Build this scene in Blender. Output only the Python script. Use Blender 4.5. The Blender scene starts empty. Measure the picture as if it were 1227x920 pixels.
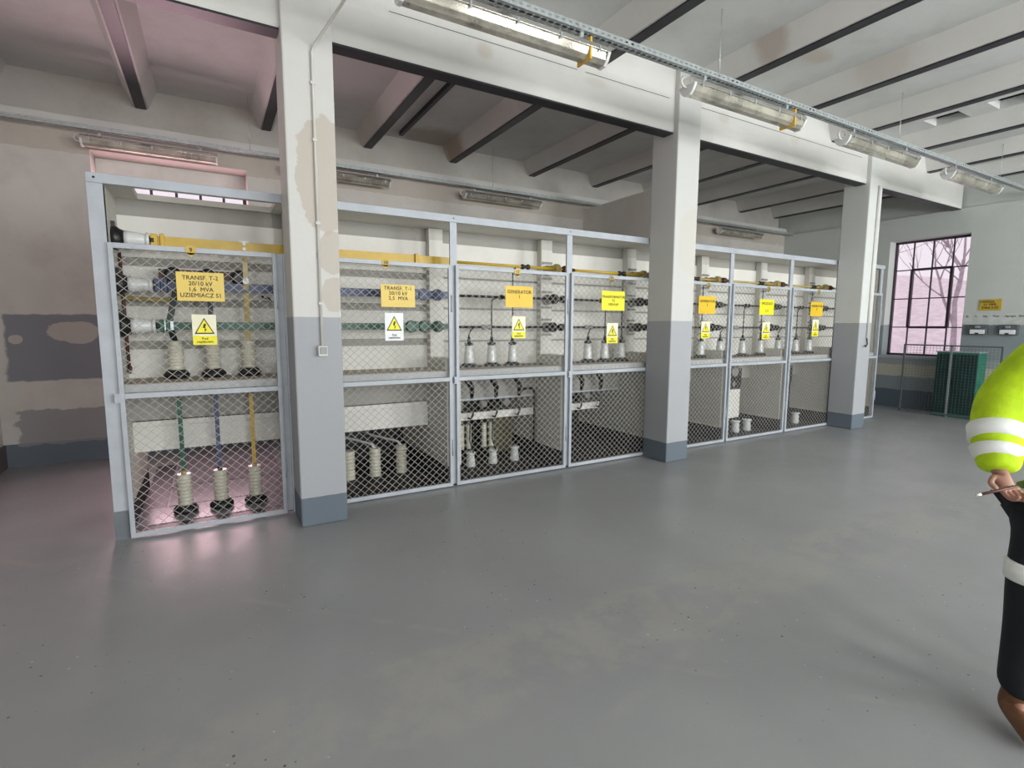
import bpy, math, random
from mathutils import Vector, Matrix
random.seed(7)
SC = bpy.context.scene
C = SC.collection
PI = math.pi

# ------------------------------------------------------------------ materials
def new_mat(name):
    m = bpy.data.materials.new(name); m.use_nodes = True
    nt = m.node_tree; b = nt.nodes['Principled BSDF']
    return m, nt, b
def N(nt, t, **kw):
    n = nt.nodes.new(t)
    for k, v in kw.items(): setattr(n, k, v)
    return n
def rgba(c): return (c[0], c[1], c[2], 1)
def mathn(nt, op, a, b=None, clamp=False):
    n = N(nt, 'ShaderNodeMath', operation=op, use_clamp=clamp)
    for i, v in enumerate((a, b)):
        if v is None: continue
        if isinstance(v, (int, float)): n.inputs[i].default_value = v
        else: nt.links.new(v, n.inputs[i])
    return n.outputs[0]
def mixc(nt, f, a, b):
    n = N(nt, 'ShaderNodeMix', data_type='RGBA')
    if isinstance(f, (int, float)): n.inputs[0].default_value = f
    else: nt.links.new(f, n.inputs[0])
    for i, v in ((6, a), (7, b)):
        if isinstance(v, tuple): n.inputs[i].default_value = rgba(v)
        else: nt.links.new(v, n.inputs[i])
    return n.outputs[2]
def noise(nt, scale, detail=4, rough=.6, vec=None):
    n = N(nt, 'ShaderNodeTexNoise'); n.inputs['Scale'].default_value = scale
    n.inputs['Detail'].default_value = detail; n.inputs['Roughness'].default_value = rough
    if vec is None:
        g = N(nt, 'ShaderNodeNewGeometry'); vec = g.outputs['Position']
    nt.links.new(vec, n.inputs['Vector'])
    return n.outputs['Fac']
def ramp(nt, f, a, b):
    n = N(nt, 'ShaderNodeMapRange', interpolation_type='SMOOTHSTEP')
    nt.links.new(f, n.inputs[0]); n.inputs[1].default_value = a; n.inputs[2].default_value = b
    return n.outputs[0]
def mat(name, col, rough=.5, metal=0, var=.06, vscale=6, bump=0, bscale=40, spec=None, trans=0, alpha=1, coat=0):
    m, nt, b = new_mat(name)
    b.inputs['Roughness'].default_value = rough; b.inputs['Metallic'].default_value = metal
    f = noise(nt, vscale)
    dark = tuple(max(0, c * (1 - var * 2)) for c in col)
    lite = tuple(min(1, c * (1 + var)) for c in col)
    nt.links.new(mixc(nt, ramp(nt, f, .3, .7), dark, lite), b.inputs['Base Color'])
    if bump:
        bn = N(nt, 'ShaderNodeBump'); bn.inputs['Strength'].default_value = bump; bn.inputs['Distance'].default_value = .01
        nt.links.new(noise(nt, bscale, 6), bn.inputs['Height']); nt.links.new(bn.outputs[0], b.inputs['Normal'])
    if trans: b.inputs['Transmission Weight'].default_value = trans
    if alpha < 1: b.inputs['Alpha'].default_value = alpha
    if coat: b.inputs['Coat Weight'].default_value = coat
    if spec is not None: b.inputs['Specular IOR Level'].default_value = spec
    return m

WHITE = (.70, .69, .66)
def wall_mat(name, base=WHITE, bands=(), patches=(), var=.05, rough=.75, dirt=None, wobble=.012):
    """bands: (z0, z1, colour) hard paint steps; patches: (centre, radii, colour, kind, edge noise, opacity)."""
    m, nt, b = new_mat(name); b.inputs['Roughness'].default_value = rough
    g = N(nt, 'ShaderNodeNewGeometry'); pos = g.outputs['Position']
    sx = N(nt, 'ShaderNodeSeparateXYZ'); nt.links.new(pos, sx.inputs[0]); Z = sx.outputs[2]
    col = mixc(nt, ramp(nt, noise(nt, 1.3), .35, .65), tuple(c * (1 - var) for c in base), base)
    col = mixc(nt, mathn(nt, 'MULTIPLY', ramp(nt, noise(nt, 9, 6), .5, .75), .25), col, tuple(c * .88 for c in base))
    if dirt:
        col = mixc(nt, mathn(nt, 'MULTIPLY', ramp(nt, noise(nt, 2.1, 7, .65), .45, .7), dirt[1]), col, dirt[0])
    wob = mathn(nt, 'MULTIPLY', mathn(nt, 'SUBTRACT', noise(nt, 4 if wobble > .02 else 7, 5), .5), wobble)
    zz = mathn(nt, 'ADD', Z, wob)
    for z0, z1, c in bands:
        f = mathn(nt, 'MULTIPLY', mathn(nt, 'GREATER_THAN', zz, z0), mathn(nt, 'LESS_THAN', zz, z1))
        col = mixc(nt, f, col, c)
    for (ctr, rad, c, kind, en, op) in patches:
        s = N(nt, 'ShaderNodeVectorMath', operation='SUBTRACT'); nt.links.new(pos, s.inputs[0]); s.inputs[1].default_value = ctr
        d = N(nt, 'ShaderNodeVectorMath', operation='DIVIDE'); nt.links.new(s.outputs[0], d.inputs[0]); d.inputs[1].default_value = rad
        if kind in ('ell', 'soft'):
            l = N(nt, 'ShaderNodeVectorMath', operation='LENGTH'); nt.links.new(d.outputs[0], l.inputs[0]); L = l.outputs['Value']
        else:
            ab = N(nt, 'ShaderNodeVectorMath', operation='ABSOLUTE'); nt.links.new(d.outputs[0], ab.inputs[0])
            sp = N(nt, 'ShaderNodeSeparateXYZ'); nt.links.new(ab.outputs[0], sp.inputs[0])
            L = mathn(nt, 'MAXIMUM', mathn(nt, 'MAXIMUM', sp.outputs[0], sp.outputs[1]), sp.outputs[2])
        L = mathn(nt, 'ADD', L, mathn(nt, 'MULTIPLY', mathn(nt, 'SUBTRACT', noise(nt, 6, 5), .5), en))
        n = N(nt, 'ShaderNodeMapRange', interpolation_type='SMOOTHSTEP'); nt.links.new(L, n.inputs[0]); so = .45 if kind == 'soft' else .03; n.inputs[1].default_value = 1 + so; n.inputs[2].default_value = 1 - so
        col = mixc(nt, mathn(nt, 'MULTIPLY', n.outputs[0], op), col, c)
    nt.links.new(col, b.inputs['Base Color'])
    bn = N(nt, 'ShaderNodeBump'); bn.inputs['Strength'].default_value = .12; bn.inputs['Distance'].default_value = .01
    nt.links.new(noise(nt, 25, 6), bn.inputs['Height']); nt.links.new(bn.outputs[0], b.inputs['Normal'])
    return m

DADO = (.39, .40, .425); BASE = (.135, .165, .20); BEIGE = (.52, .455, .39); DGREY = (.17, .175, .20)
M = {}
M['steel'] = mat('painted_steel_frame', (.45, .48, .525), .4, var=.04)
M['wire'] = mat('wire_mesh_paint', (.40, .39, .36), .5, var=.05)
M['joist'] = mat('black_steel_flange', (.02, .02, .026), .45, var=.15)
M['black'] = mat('black_metal', (.012, .012, .013), .4, var=.2)
M['blackmat'] = mat('black_rubber_mat', (.012, .011, .013), .6, var=.3, bump=.2)
M['yellow'] = mat('yellow_busbar_paint', (.58, .37, .012), .35, var=.06)
M['blue'] = mat('blue_busbar_paint', (.045, .065, .16), .4, var=.1)
M['green'] = mat('green_busbar_paint', (.015, .10, .06), .4, var=.1)
M['brown'] = mat('brown_rail_paint', (.09, .03, .02), .5, var=.1)
M['brass'] = mat('brass_rod', (.50, .38, .12), .35, var=.1)
M['porcelain'] = mat('cream_porcelain', (.62, .59, .48), .22, var=.04)
M['whiteporc'] = mat('white_porcelain', (.70, .71, .70), .15, var=.03)
M['sign_gold'] = mat('golden_sign_enamel', (.80, .52, .02), .45, var=.03)
M['sign_pale'] = mat('pale_golden_sign_enamel', (.80, .58, .12), .45, var=.03)
M['sign_yel'] = mat('bright_yellow_sign_enamel', (.92, .82, .01), .45, var=.02)
M['ink'] = mat('dark_lettering', (.05, .04, .02), .6, var=.05)
M['cream'] = mat('cream_warning_plate', (.86, .83, .60), .4, var=.02)
M['plate'] = mat('white_warning_plate', (.82, .83, .86), .4, var=.02)
M['galv'] = mat('galvanised_steel', (.52, .57, .58), .35, metal=.55, var=.08, vscale=20)
M['lampmetal'] = mat('polished_lamp_reflector', (.75, .74, .70), .16, metal=.9, var=.06)
M['lampglass'] = mat('dusty_lamp_trough', (.62, .59, .50), .15, metal=.5, var=.2, vscale=5, alpha=.72)
M['tape'] = mat('yellow_tape', (.75, .45, .05), .5)
M['conduit'] = mat('white_plastic_conduit', (.66, .65, .60), .4, var=.03)
M['greypl'] = mat('grey_switch_plastic', (.30, .31, .32), .4)
M['cabinet'] = mat('green_cabinet_paint', (.012, .17, .11), .4, var=.1)
M['cabshade'] = mat('shaded_green_cabinet_front', (.006, .040, .034), .4, var=.1)  # cabinet green darkened, the shade on its front painted in
M['fence'] = mat('dark_fence_steel', (.10, .11, .12), .5)
M['winframe'] = mat('dark_window_frame', (.055, .035, .05), .5)
M['jacket'] = mat('hi_vis_fabric', (.55, .80, .01), .8, var=.1, vscale=8, bump=.9, bscale=9)
M['reflect'] = mat('reflective_tape', (.93, .95, .93), .5, var=.01)  # near-white base paints in the flash thrown back by the tape
M['trouser'] = mat('black_trouser_fabric', (.008, .010, .016), .85, var=.2)
M['boot'] = mat('brown_boot_leather', (.16, .07, .03), .6, var=.15)
M['skin'] = mat('skin', (.42, .22, .16), .55, var=.06)
M['hair'] = mat('dark_hair', (.03, .02, .015), .7)
M['pen'] = mat('brown_pencil', (.12, .04, .03), .45)
M['tape2'] = mat('pale_pencil_tip', (.75, .75, .72), .45)
M['bark'] = mat('hazed_bark', (.48, .41, .46), .9, var=.1)  # bark paled to mauve, outdoor haze and glare put into the colour
M['ct'] = mat('grey_resin', (.28, .27, .25), .5)

# glass
def glass_mat(name, col, a):
    m, nt, b = new_mat(name)
    b.inputs['Base Color'].default_value = rgba(col); b.inputs['Roughness'].default_value = .05
    tr = N(nt, 'ShaderNodeBsdfTransparent'); gl = N(nt, 'ShaderNodeBsdfGlossy'); gl.inputs['Roughness'].default_value = .03
    mx = N(nt, 'ShaderNodeMixShader'); mx.inputs[0].default_value = a
    nt.links.new(tr.outputs[0], mx.inputs[1]); nt.links.new(gl.outputs[0], mx.inputs[2])
    nt.links.new(mx.outputs[0], nt.nodes['Material Output'].inputs[0])
    return m
M['glass'] = glass_mat('window_glass', (.9, .9, .9), .05)

# floor: grey epoxy with worn paths, specks and gloss variation
def floor_mat():
    m, nt, b = new_mat('grey_epoxy_floor')
    g = N(nt, 'ShaderNodeNewGeometry'); pos = g.outputs['Position']
    base = mixc(nt, ramp(nt, noise(nt, .7, 5), .3, .7), (.30, .305, .316), (.345, .350, .353))
    # worn beige lane running roughly along the row of cells
    sx = N(nt, 'ShaderNodeSeparateXYZ'); nt.links.new(pos, sx.inputs[0])
    lane = mathn(nt, 'ADD', mathn(nt, 'MULTIPLY', sx.outputs[0], .02), mathn(nt, 'SUBTRACT', sx.outputs[1], 2.02))
    lane = mathn(nt, 'ADD', lane, mathn(nt, 'MULTIPLY', mathn(nt, 'SUBTRACT', noise(nt, 2.2, 5), .5), .35))
    lanef = mathn(nt, 'SUBTRACT', 1, ramp(nt, mathn(nt, 'ABSOLUTE', lane), .20, .34), True)
    lane_soft = lanef
    lanef = mathn(nt, 'MULTIPLY', lanef, ramp(nt, noise(nt, 3.5, 7, .7), .38, .6))
    col = mixc(nt, mathn(nt, 'MULTIPLY', lanef, .5), base, (.41, .39, .36))
    sc2 = ramp(nt, noise(nt, 1.7, 3, .5), .45, .75)
    col = mixc(nt, mathn(nt, 'MULTIPLY', sc2, .15), col, (.36, .35, .33))
    # fine grain
    col = mixc(nt, mathn(nt, 'MULTIPLY', noise(nt, 160, 2), .2), col, (.20, .20, .205))
    # sparse specks
    for sc_, thr, c, lim in ((4.0, .022, (.02, .02, .02), .5), (10.0, .038, (.05, .05, .05), .75), (6.3, .028, (.6, .6, .57), .72)):
        v = N(nt, 'ShaderNodeTexVoronoi', voronoi_dimensions='2D'); v.inputs['Scale'].default_value = sc_; nt.links.new(pos, v.inputs['Vector'])
        sp = N(nt, 'ShaderNodeSeparateColor'); nt.links.new(v.outputs['Color'], sp.inputs[0])
        f = mathn(nt, 'MULTIPLY', mathn(nt, 'LESS_THAN', v.outputs['Distance'], thr), mathn(nt, 'GREATER_THAN', sp.outputs[0], lim))
        f = mathn(nt, 'MULTIPLY', f, ramp(nt, noise(nt, .9, 3), .42, .6))
        col = mixc(nt, f, col, c)
    # repaired seam lines
    for (a, bb, cc) in ((1.0, 1.02, 3.42), (.25, -1.0, -1.15)):
        ln = mathn(nt, 'ADD', mathn(nt, 'MULTIPLY', sx.outputs[0], a), mathn(nt, 'MULTIPLY', sx.outputs[1], bb))
        ln = mathn(nt, 'ABSOLUTE', mathn(nt, 'SUBTRACT', ln, cc))
        f = mathn(nt, 'MULTIPLY', mathn(nt, 'SUBTRACT', 1, ramp(nt, ln, .015, .05), True), ramp(nt, noise(nt, 2.5, 4), .42, .6))
        col = mixc(nt, mathn(nt, 'MULTIPLY', f, .35), col, (.38, .37, .34))
    nt.links.new(col, b.inputs['Base Color'])
    r = mathn(nt, 'ADD', mathn(nt, 'MULTIPLY', ramp(nt, noise(nt, 2, 2), .3, .7), .08), .30)
    r = mathn(nt, 'ADD', r, mathn(nt, 'MULTIPLY', lane_soft, .08))
    nt.links.new(r, b.inputs['Roughness'])
    bn = N(nt, 'ShaderNodeBump'); bn.inputs['Strength'].default_value = .10; bn.inputs['Distance'].default_value = .01
    nt.links.new(noise(nt, 9, 4), bn.inputs['Height']); nt.links.new(bn.outputs[0], b.inputs['Normal'])
    return m
M['floor'] = floor_mat()
# walls
M['wall'] = wall_mat('old_plaster', WHITE, dirt=((.42, .37, .32), .35))
M['ceil'] = wall_mat('ceiling_plaster', (.66, .665, .65), var=.07,
    patches=[((3.05, 3.45, 4.37), (.28, .18, .3), (.55, .47, .30), 'soft', .8, .55), ((3.02, 7.6, 4.37), (.5, .35, .4), (.34, .28, .22), 'soft', .9, .7),
             ((5.55, 3.35, 4.37), (.2, .12, .3), (.5, .4, .3), 'soft', .8, .5)], dirt=((.50, .48, .44), .35))
M['encase'] = wall_mat('joist_plaster', (.70, .685, .66), var=.06,
    patches=[((4.75, 3.35, 4.3), (.18, .16, .25), (.42, .33, .28), 'soft', .8, .65), ((3.3, 7.55, 4.3), (.4, .3, .3), (.36, .27, .19), 'soft', .9, .8),
             ((6.15, 3.0, 4.3), (.16, .28, .25), (.5, .45, .38), 'soft', .8, .5), ((1.95, 7.3, 4.3), (.3, .5, .3), (.5, .45, .4), 'soft', .9, .5)])
M['girder'] = wall_mat('girder_plaster', (.66, .65, .62), var=.04,
    patches=[((2.2, 4.3, 3.98), (.08, .1, .065), BEIGE, 'soft', .5, .6), ((3.45, 4.3, 3.99), (.14, .1, .04), BEIGE, 'soft', .6, .35),
             ((5.35, 4.3, 4.03), (.09, .1, .07), BEIGE, 'soft', .6, .35), ((6.75, 4.3, 4.03), (.1, .1, .06), BEIGE, 'soft', .6, .3)])
M['cell'] = wall_mat('cell_white_paint', (.68, .66, .61), var=.03, dirt=((.52, .47, .40), .3))
M['cellbase'] = wall_mat('cell_paint_with_black_skirting', (.62, .60, .55), bands=((-1, .20, (.02, .02, .025)),), var=.03, dirt=((.5, .46, .40), .25))
M['cellgrey'] = wall_mat('cell_grey_paint', (.36, .345, .315), var=.03)
M['board'] = wall_mat('cell_board_paint', (.78, .765, .72), var=.03, dirt=((.66, .60, .52), .3))
M['shelf'] = wall_mat('cell_shelf_paint', (.50, .51, .52), var=.04)
M['shelftop'] = wall_mat('cell_shelf_concrete', (.46, .40, .33), var=.06)
bb = ((-1, .235, BASE), (.235, 1.655, DADO))
M['col1'] = wall_mat('column_paint_with_beige_patches', (.66, .65, .62), bb, [
    ((.80, 4.2, 2.72), (.20, .3, .42), BEIGE, 'ell', .75, .75), ((.86, 4.2, 2.15), (.13, .3, .16), BEIGE, 'ell', .7, .7), ((.86, 4.2, 1.83), (.11, .3, .13), BEIGE, 'ell', .7, .7)], var=.02)
M['col2'] = wall_mat('column_paint_with_cream_patches', (.60, .60, .58), bb, [
    ((4.86, 4.2, 2.55), (.26, .3, .40), (.60, .56, .50), 'ell', .7, .6), ((4.97, 4.2, 1.95), (.15, .3, .3), (.60, .56, .50), 'ell', .7, .6)], var=.02)
M['col3'] = wall_mat('column_paint_plain', (.66, .67, .65), bb, var=.02)
M['wall_back'] = wall_mat('back_wall_paint', (.60, .57, .53), ((-1, .26, BASE),), [
    ((-1.35, 7.65, 1.33), (.60, .5, .37), (.22, .225, .25), 'box', .18, 1.0),
    ((-1.36, 7.65, 1.50), (.24, .5, .13), (.46, .42, .38), 'ell', .8, 1.0),
    ((-1.86, 7.65, 1.42), (.06, .5, .05), (.46, .42, .38), 'ell', .8, 1.0),
    ((-1.35, 7.65, .43), (.58, .5, .20), (.27, .26, .27), 'box', .5, .85),
    ((0, 7.65, 3.60), (12, .5, .12), (.42, .36, .30), 'box', .5, .6)], dirt=((.42, .37, .33), .35), var=.08)
M['wall_end'] = wall_mat('end_wall_paint', (.56, .585, .56), ((-1, .36, (.10, .135, .17)), (.36, .62, (.25, .29, .31)), (.62, .86, (.52, .50, .42)), (.86, 1.0, (.33, .36, .37)), (1.0, 1.64, (.26, .30, .31))), var=.04, wobble=.09)
M['panel'] = mat('meter_strip_paint', (.58, .60, .58), .5)
M['hill'] = mat('hazy_brush_slope', (.86, .76, .80), .9, var=.07, vscale=3)  # mist over the slope put into its pale lilac colour
M['cellfloor'] = mat('glossy_grey_cover_plate', (.30, .28, .31), .22, var=.08, vscale=5)

# ------------------------------------------------------------------ geometry helpers
class MB:
    def __init__(s): s.v = []; s.f = []; s.sm = []
    def add(s, vs, fs, smooth=False):
        o = len(s.v); s.v += [Vector(v) for v in vs]
        for f in fs: s.f.append([i + o for i in f]); s.sm.append(smooth)
        return s
    def box(s, x0, x1, y0, y1, z0, z1):
        return s.add([(x0, y0, z0), (x1, y0, z0), (x1, y1, z0), (x0, y1, z0), (x0, y0, z1), (x1, y0, z1), (x1, y1, z1), (x0, y1, z1)],
                     [(0, 3, 2, 1), (4, 5, 6, 7), (0, 1, 5, 4), (1, 2, 6, 5), (2, 3, 7, 6), (3, 0, 4, 7)])
    def bar(s, p0, p1, w, h, up=(0, 0, 1)):
        p0 = Vector(p0); p1 = Vector(p1); d = (p1 - p0).normalized(); up = Vector(up)
        if abs(d.dot(up)) > .99: up = Vector((0, 1, 0))
        a = d.cross(up).normalized(); u = a.cross(d)
        a *= w / 2; u *= h / 2
        return s.add([p0 - a - u, p0 + a - u, p0 + a + u, p0 - a + u, p1 - a - u, p1 + a - u, p1 + a + u, p1 - a + u],
                     [(0, 3, 2, 1), (4, 5, 6, 7), (0, 1, 5, 4), (1, 2, 6, 5), (2, 3, 7, 6), (3, 0, 4, 7)])
    def lathe(s, c, axis, prof, n=16, cap=True):
        c = Vector(c); ax = Vector(axis).normalized()
        t = Vector((0, 0, 1)) if abs(ax.z) < .9 else Vector((1, 0, 0))
        a = ax.cross(t).normalized(); b = ax.cross(a)
        vs = []; fs = []
        for r, t_ in prof:
            for i in range(n):
                an = 2 * PI * i / n
                vs.append(c + ax * t_ + a * (r * math.cos(an)) + b * (r * math.sin(an)))
        for j in range(len(prof) - 1):
            for i in range(n):
                k = (i + 1) % n
                fs.append((j * n + i, j * n + k, (j + 1) * n + k, (j + 1) * n + i))
        s.add(vs, fs, True)
        if cap:
            o = len(s.v) - len(vs)
            s.f.append([o + i for i in range(n)][::-1]); s.sm.append(False)
            s.f.append([o + (len(prof) - 1) * n + i for i in range(n)]); s.sm.append(False)
        return s
    def tube(s, pts, r, n=8):
        pts = [Vector(p) for p in pts]
        rr = r if isinstance(r, (list, tuple)) else [r] * len(pts)
        vs = []; fs = []; prev = None
        for i, p in enumerate(pts):
            d = (pts[min(i + 1, len(pts) - 1)] - pts[max(i - 1, 0)]).normalized()
            if prev is None:
                t = Vector((0, 0, 1)) if abs(d.z) < .9 else Vector((1, 0, 0)); a = d.cross(t).normalized()
            else: a = (prev - d * prev.dot(d)).normalized()
            prev = a; b = d.cross(a)
            for k in range(n):
                an = 2 * PI * k / n; vs.append(p + (a * math.cos(an) + b * math.sin(an)) * rr[i])
        for j in range(len(pts) - 1):
            for k in range(n):
                q = (k + 1) % n; fs.append((j * n + k, j * n + q, (j + 1) * n + q, (j + 1) * n + k))
        s.add(vs, fs, True)
        o = len(s.v) - len(vs)
        s.f.append([o + i for i in range(n)][::-1]); s.sm.append(False)
        s.f.append([o + (len(pts) - 1) * n + i for i in range(n)]); s.sm.append(False)
        return s
    def prism(s, poly, axis, t0, t1):
        """poly: list of 2-D points in the plane of the two other axes; extruded along axis."""
        def P(a, b, t):
            return {'x': (t, a, b), 'y': (a, t, b), 'z': (a, b, t)}[axis]
        n = len(poly); vs = [P(a, b, t0) for a, b in poly] + [P(a, b, t1) for a, b in poly]
        fs = [tuple(range(n)), tuple(range(2 * n - 1, n - 1, -1))] + [(i, i + n, (i + 1) % n + n, (i + 1) % n) for i in range(n)]
        return s.add(vs, fs)

def obj(name, mb, m, parent=None, bevel=0, kind=None, label=None):
    me = bpy.data.meshes.new(name)
    off = parent_loc(parent) if parent else Vector((0, 0, 0))
    me.from_pydata([v - off for v in mb.v], [], mb.f); me.validate()
    import bmesh
    bm = bmesh.new(); bm.from_mesh(me); bmesh.ops.recalc_face_normals(bm, faces=bm.faces); bm.to_mesh(me); bm.free()
    if len(me.polygons) == len(mb.sm):
        for p, sm in zip(me.polygons, mb.sm): p.use_smooth = sm
    o = bpy.data.objects.new(name, me); C.objects.link(o)
    if isinstance(m, str): m = M[m]
    me.materials.append(m)
    if parent: o.parent = parent
    if bevel:
        b = o.modifiers.new('bevel', 'BEVEL'); b.width = bevel; b.segments = 2; b.limit_method = 'ANGLE'
    if kind: o['kind'] = kind
    if label: o['label'] = label
    return o
def parent_loc(p):
    v = Vector((0, 0, 0))
    while p: v += p.location; p = p.parent
    return v
def thing(name, label, cat, loc=(0, 0, 0), group=None):
    o = bpy.data.objects.new(name, None); C.objects.link(o); o.location = loc; o.empty_display_size = .1
    o['label'] = label; o['category'] = cat
    if group: o['group'] = group
    return o
def tag(o, label, cat, group=None):
    o['label'] = label; o['category'] = cat
    if group: o['group'] = group
    return o
def struct(name, mb, m, bevel=0, parent=None, label=None):
    return obj(name, mb, m, parent, bevel, None if parent else 'structure', label)
def copy_tree(o, loc, label, parent=None):
    c = o.copy(); C.objects.link(c)
    if parent is None: c.location = loc; c['label'] = label
    else: c.parent = parent
    for ch in o.children: copy_tree(ch, None, None, c)
    return c
def lettering(text, size, centre, parent, m='ink', spacing=1.0, line=1.0, name='lettering', facing='-y', squeeze=1.0):
    cu = bpy.data.curves.new('t', 'FONT'); cu.body = text; cu.size = size; cu.align_x = 'CENTER'; cu.align_y = 'CENTER'
    cu.extrude = .0008; cu.bevel_depth = size * .014; cu.bevel_resolution = 0; cu.space_character = spacing; cu.space_line = line; cu.resolution_u = 3
    t = bpy.data.objects.new('t', cu); C.objects.link(t)
    dg = bpy.context.evaluated_depsgraph_get(); me = bpy.data.meshes.new_from_object(t.evaluated_get(dg))
    bpy.data.objects.remove(t); bpy.data.curves.remove(cu)
    R = Matrix.Rotation(PI / 2, 4, 'X')
    if facing == '-x': R = Matrix.Rotation(-PI / 2, 4, 'Z') @ R
    me.transform(Matrix.Translation(Vector(centre) - parent_loc(parent)) @ R @ Matrix.Diagonal((squeeze, 1, 1, 1)))
    me.materials.clear(); me.materials.append(M[m])
    o = bpy.data.objects.new(name, me); C.objects.link(o); o.parent = parent
    return o

# ------------------------------------------------------------------ camera (1.6 m eye height, turned 30 degrees, tipped down 6.5)
cam = bpy.data.objects.new('camera', bpy.data.cameras.new('camera')); C.objects.link(cam); SC.camera = cam
f_px, yaw, pitch, roll = 620.68, 0.5244, -0.1131, 0.0041
cam.data.sensor_width = 36; cam.data.lens = 36 * f_px / 1227; cam.data.clip_start = .05
fw = Vector((math.sin(yaw) * math.cos(pitch), math.cos(yaw) * math.cos(pitch), math.sin(pitch)))
r0 = Vector((math.cos(yaw), -math.sin(yaw), 0)); u0 = r0.cross(fw)
rr = r0 * math.cos(roll) + u0 * math.sin(roll); uu = -r0 * math.sin(roll) + u0 * math.cos(roll)
mw = Matrix(((rr.x, uu.x, -fw.x, 0), (rr.y, uu.y, -fw.y, 0), (rr.z, uu.z, -fw.z, 1.6), (0, 0, 0, 1)))
cam.matrix_world = mw

# ------------------------------------------------------------------ room shell
XL, XE, YB, YB2, YR, ZC = -2.05, 11.85, 7.65, 7.87, -5.2, 4.37
struct('floor', MB().box(XL - .2, XE + .4, YR - .2, YB + .4, -.12, 0), 'floor')
# ceiling with two square shafts in the bay between the joists near the end wall
def slab_with_holes(x0, x1, y0, y1, z0, z1, holes):
    mb = MB(); xs = sorted({x0, x1} | {h[0] for h in holes} | {h[1] for h in holes}); ys = sorted({y0, y1} | {h[2] for h in holes} | {h[3] for h in holes})
    for i in range(len(xs) - 1):
        for j in range(len(ys) - 1):
            cx, cy = (xs[i] + xs[i + 1]) / 2, (ys[j] + ys[j + 1]) / 2
            if any(h[0] < cx < h[1] and h[2] < cy < h[3] for h in holes): continue
            mb.box(xs[i], xs[i + 1], ys[j], ys[j + 1], z0, z1)
    return mb
SH = [(8.50, 8.88, 3.22, 3.60), (8.50, 8.88, 2.55, 2.93)]
mbc = slab_with_holes(XL - .2, XE + .4, YR - .2, YB2 + .2, ZC, ZC + .15, SH)
for h in SH:
    mbc.box(h[0] - .05, h[1] + .05, h[2] - .05, h[2], ZC + .1, ZC + .5); mbc.box(h[0] - .05, h[1] + .05, h[3], h[3] + .05, ZC + .1, ZC + .5)
    mbc.box(h[0] - .05, h[0], h[2], h[3], ZC + .1, ZC + .5); mbc.box(h[1], h[1] + .05, h[2], h[3], ZC + .1, ZC + .5)
    mbc.box(h[0] - .05, h[1] + .05, h[2] - .05, h[3] + .05, ZC + .5, ZC + .55)
struct('ceiling', mbc, 'ceil')
# joists: plaster casing with a bare black flange beneath
for jx in (-1.93, -.585, .77, 2.11, 3.45, 4.92, 6.30, 7.65, 9.08, 10.48, 11.75):
    for (ya, yb) in ((YR, 4.31), (4.46, YB2)):
        struct('ceiling_joist_casing_beam', MB().prism([(jx - .075, 4.157), (jx + .075, 4.157), (jx + .17, ZC), (jx - .17, ZC)], 'y', ya, yb), 'encase')
        struct('ceiling_joist_flange_beam', MB().box(jx - .055, jx + .055, ya, yb - .01, 4.143, 4.156), 'joist')
struct('ceiling_rib_beam', MB().box(2.50, 2.55, 4.46, 7.6, 4.31, 4.37), 'joist')
# girder over the columns
g = MB(); g.prism([(4.305, 3.722), (4.47, 3.722), (4.50, 3.76), (4.50, ZC), (4.30, ZC), (4.30, 3.76)], 'x', XL, XE)
struct('girder_beam', g, 'girder')
for x0, x1 in ((XL, .535), (.905, 4.535), (4.895, 8.575), (8.935, XE)):
    struct('girder_flange_beam', MB().box(x0, x1, 4.307, 4.445, 3.706, 3.722), 'joist')
struct('girder_crack_trim', MB().box(1.35, 3.2, 4.2975, 4.30, 4.058, 4.062).box(3.3, 4.45, 4.2975, 4.30, 4.058, 4.062).box(4.95, 8.4, 4.2975, 4.30, 4.062, 4.066), 'joist')
# columns
for cx, mm in ((.54, 'col1'), (4.54, 'col2'), (8.575, 'col3')):
    struct('column', MB().box(cx, cx + .355, 4.235, 4.62, 0, ZC), mm, bevel=.012)
# back wall: lower thick part with window_2 niche, upper recessed part, ledge between
NX0, NX1, NZ0, NZ1 = -1.08, .50, .85, 3.545
wb = MB(); wb.box(XL - .2, NX0, YB, YB2 + .2, 0, 3.85).box(NX1, XE + .3, YB, YB2 + .2, 0, 3.85).box(NX0, NX1, YB, YB2 + .2, 0, NZ0).box(NX0, NX1, YB, YB2 + .2, NZ1, 3.85)
wb.box(XL - .2, XE + .3, YB2, YB2 + .2, 3.85, ZC + .1)
struct('wall_back', wb, 'wall_back')
struct('wall_niche_head', MB().box(NX0, NX1, 8.0, YB2 + .22, 3.36, NZ1), 'wall')
struct('trim_1', MB().box(XL, XE, YB - .03, YB2, 3.75, 3.87), 'girder')
struct('wall_left', MB().box(XL - .2, XL, YR - .2, YB + .2, 0, ZC + .1), 'wall')
struct('baseboard_left', MB().box(XL, XL + .02, YR, YB, 0, .26), mat('left_skirting', (.16, .13, .13), .5))
# transverse stub wall standing on the cells behind column two
struct('wall_partition', MB().box(5.88, 6.03, 5.30, YB, 2.62, 3.65), 'board')
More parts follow.
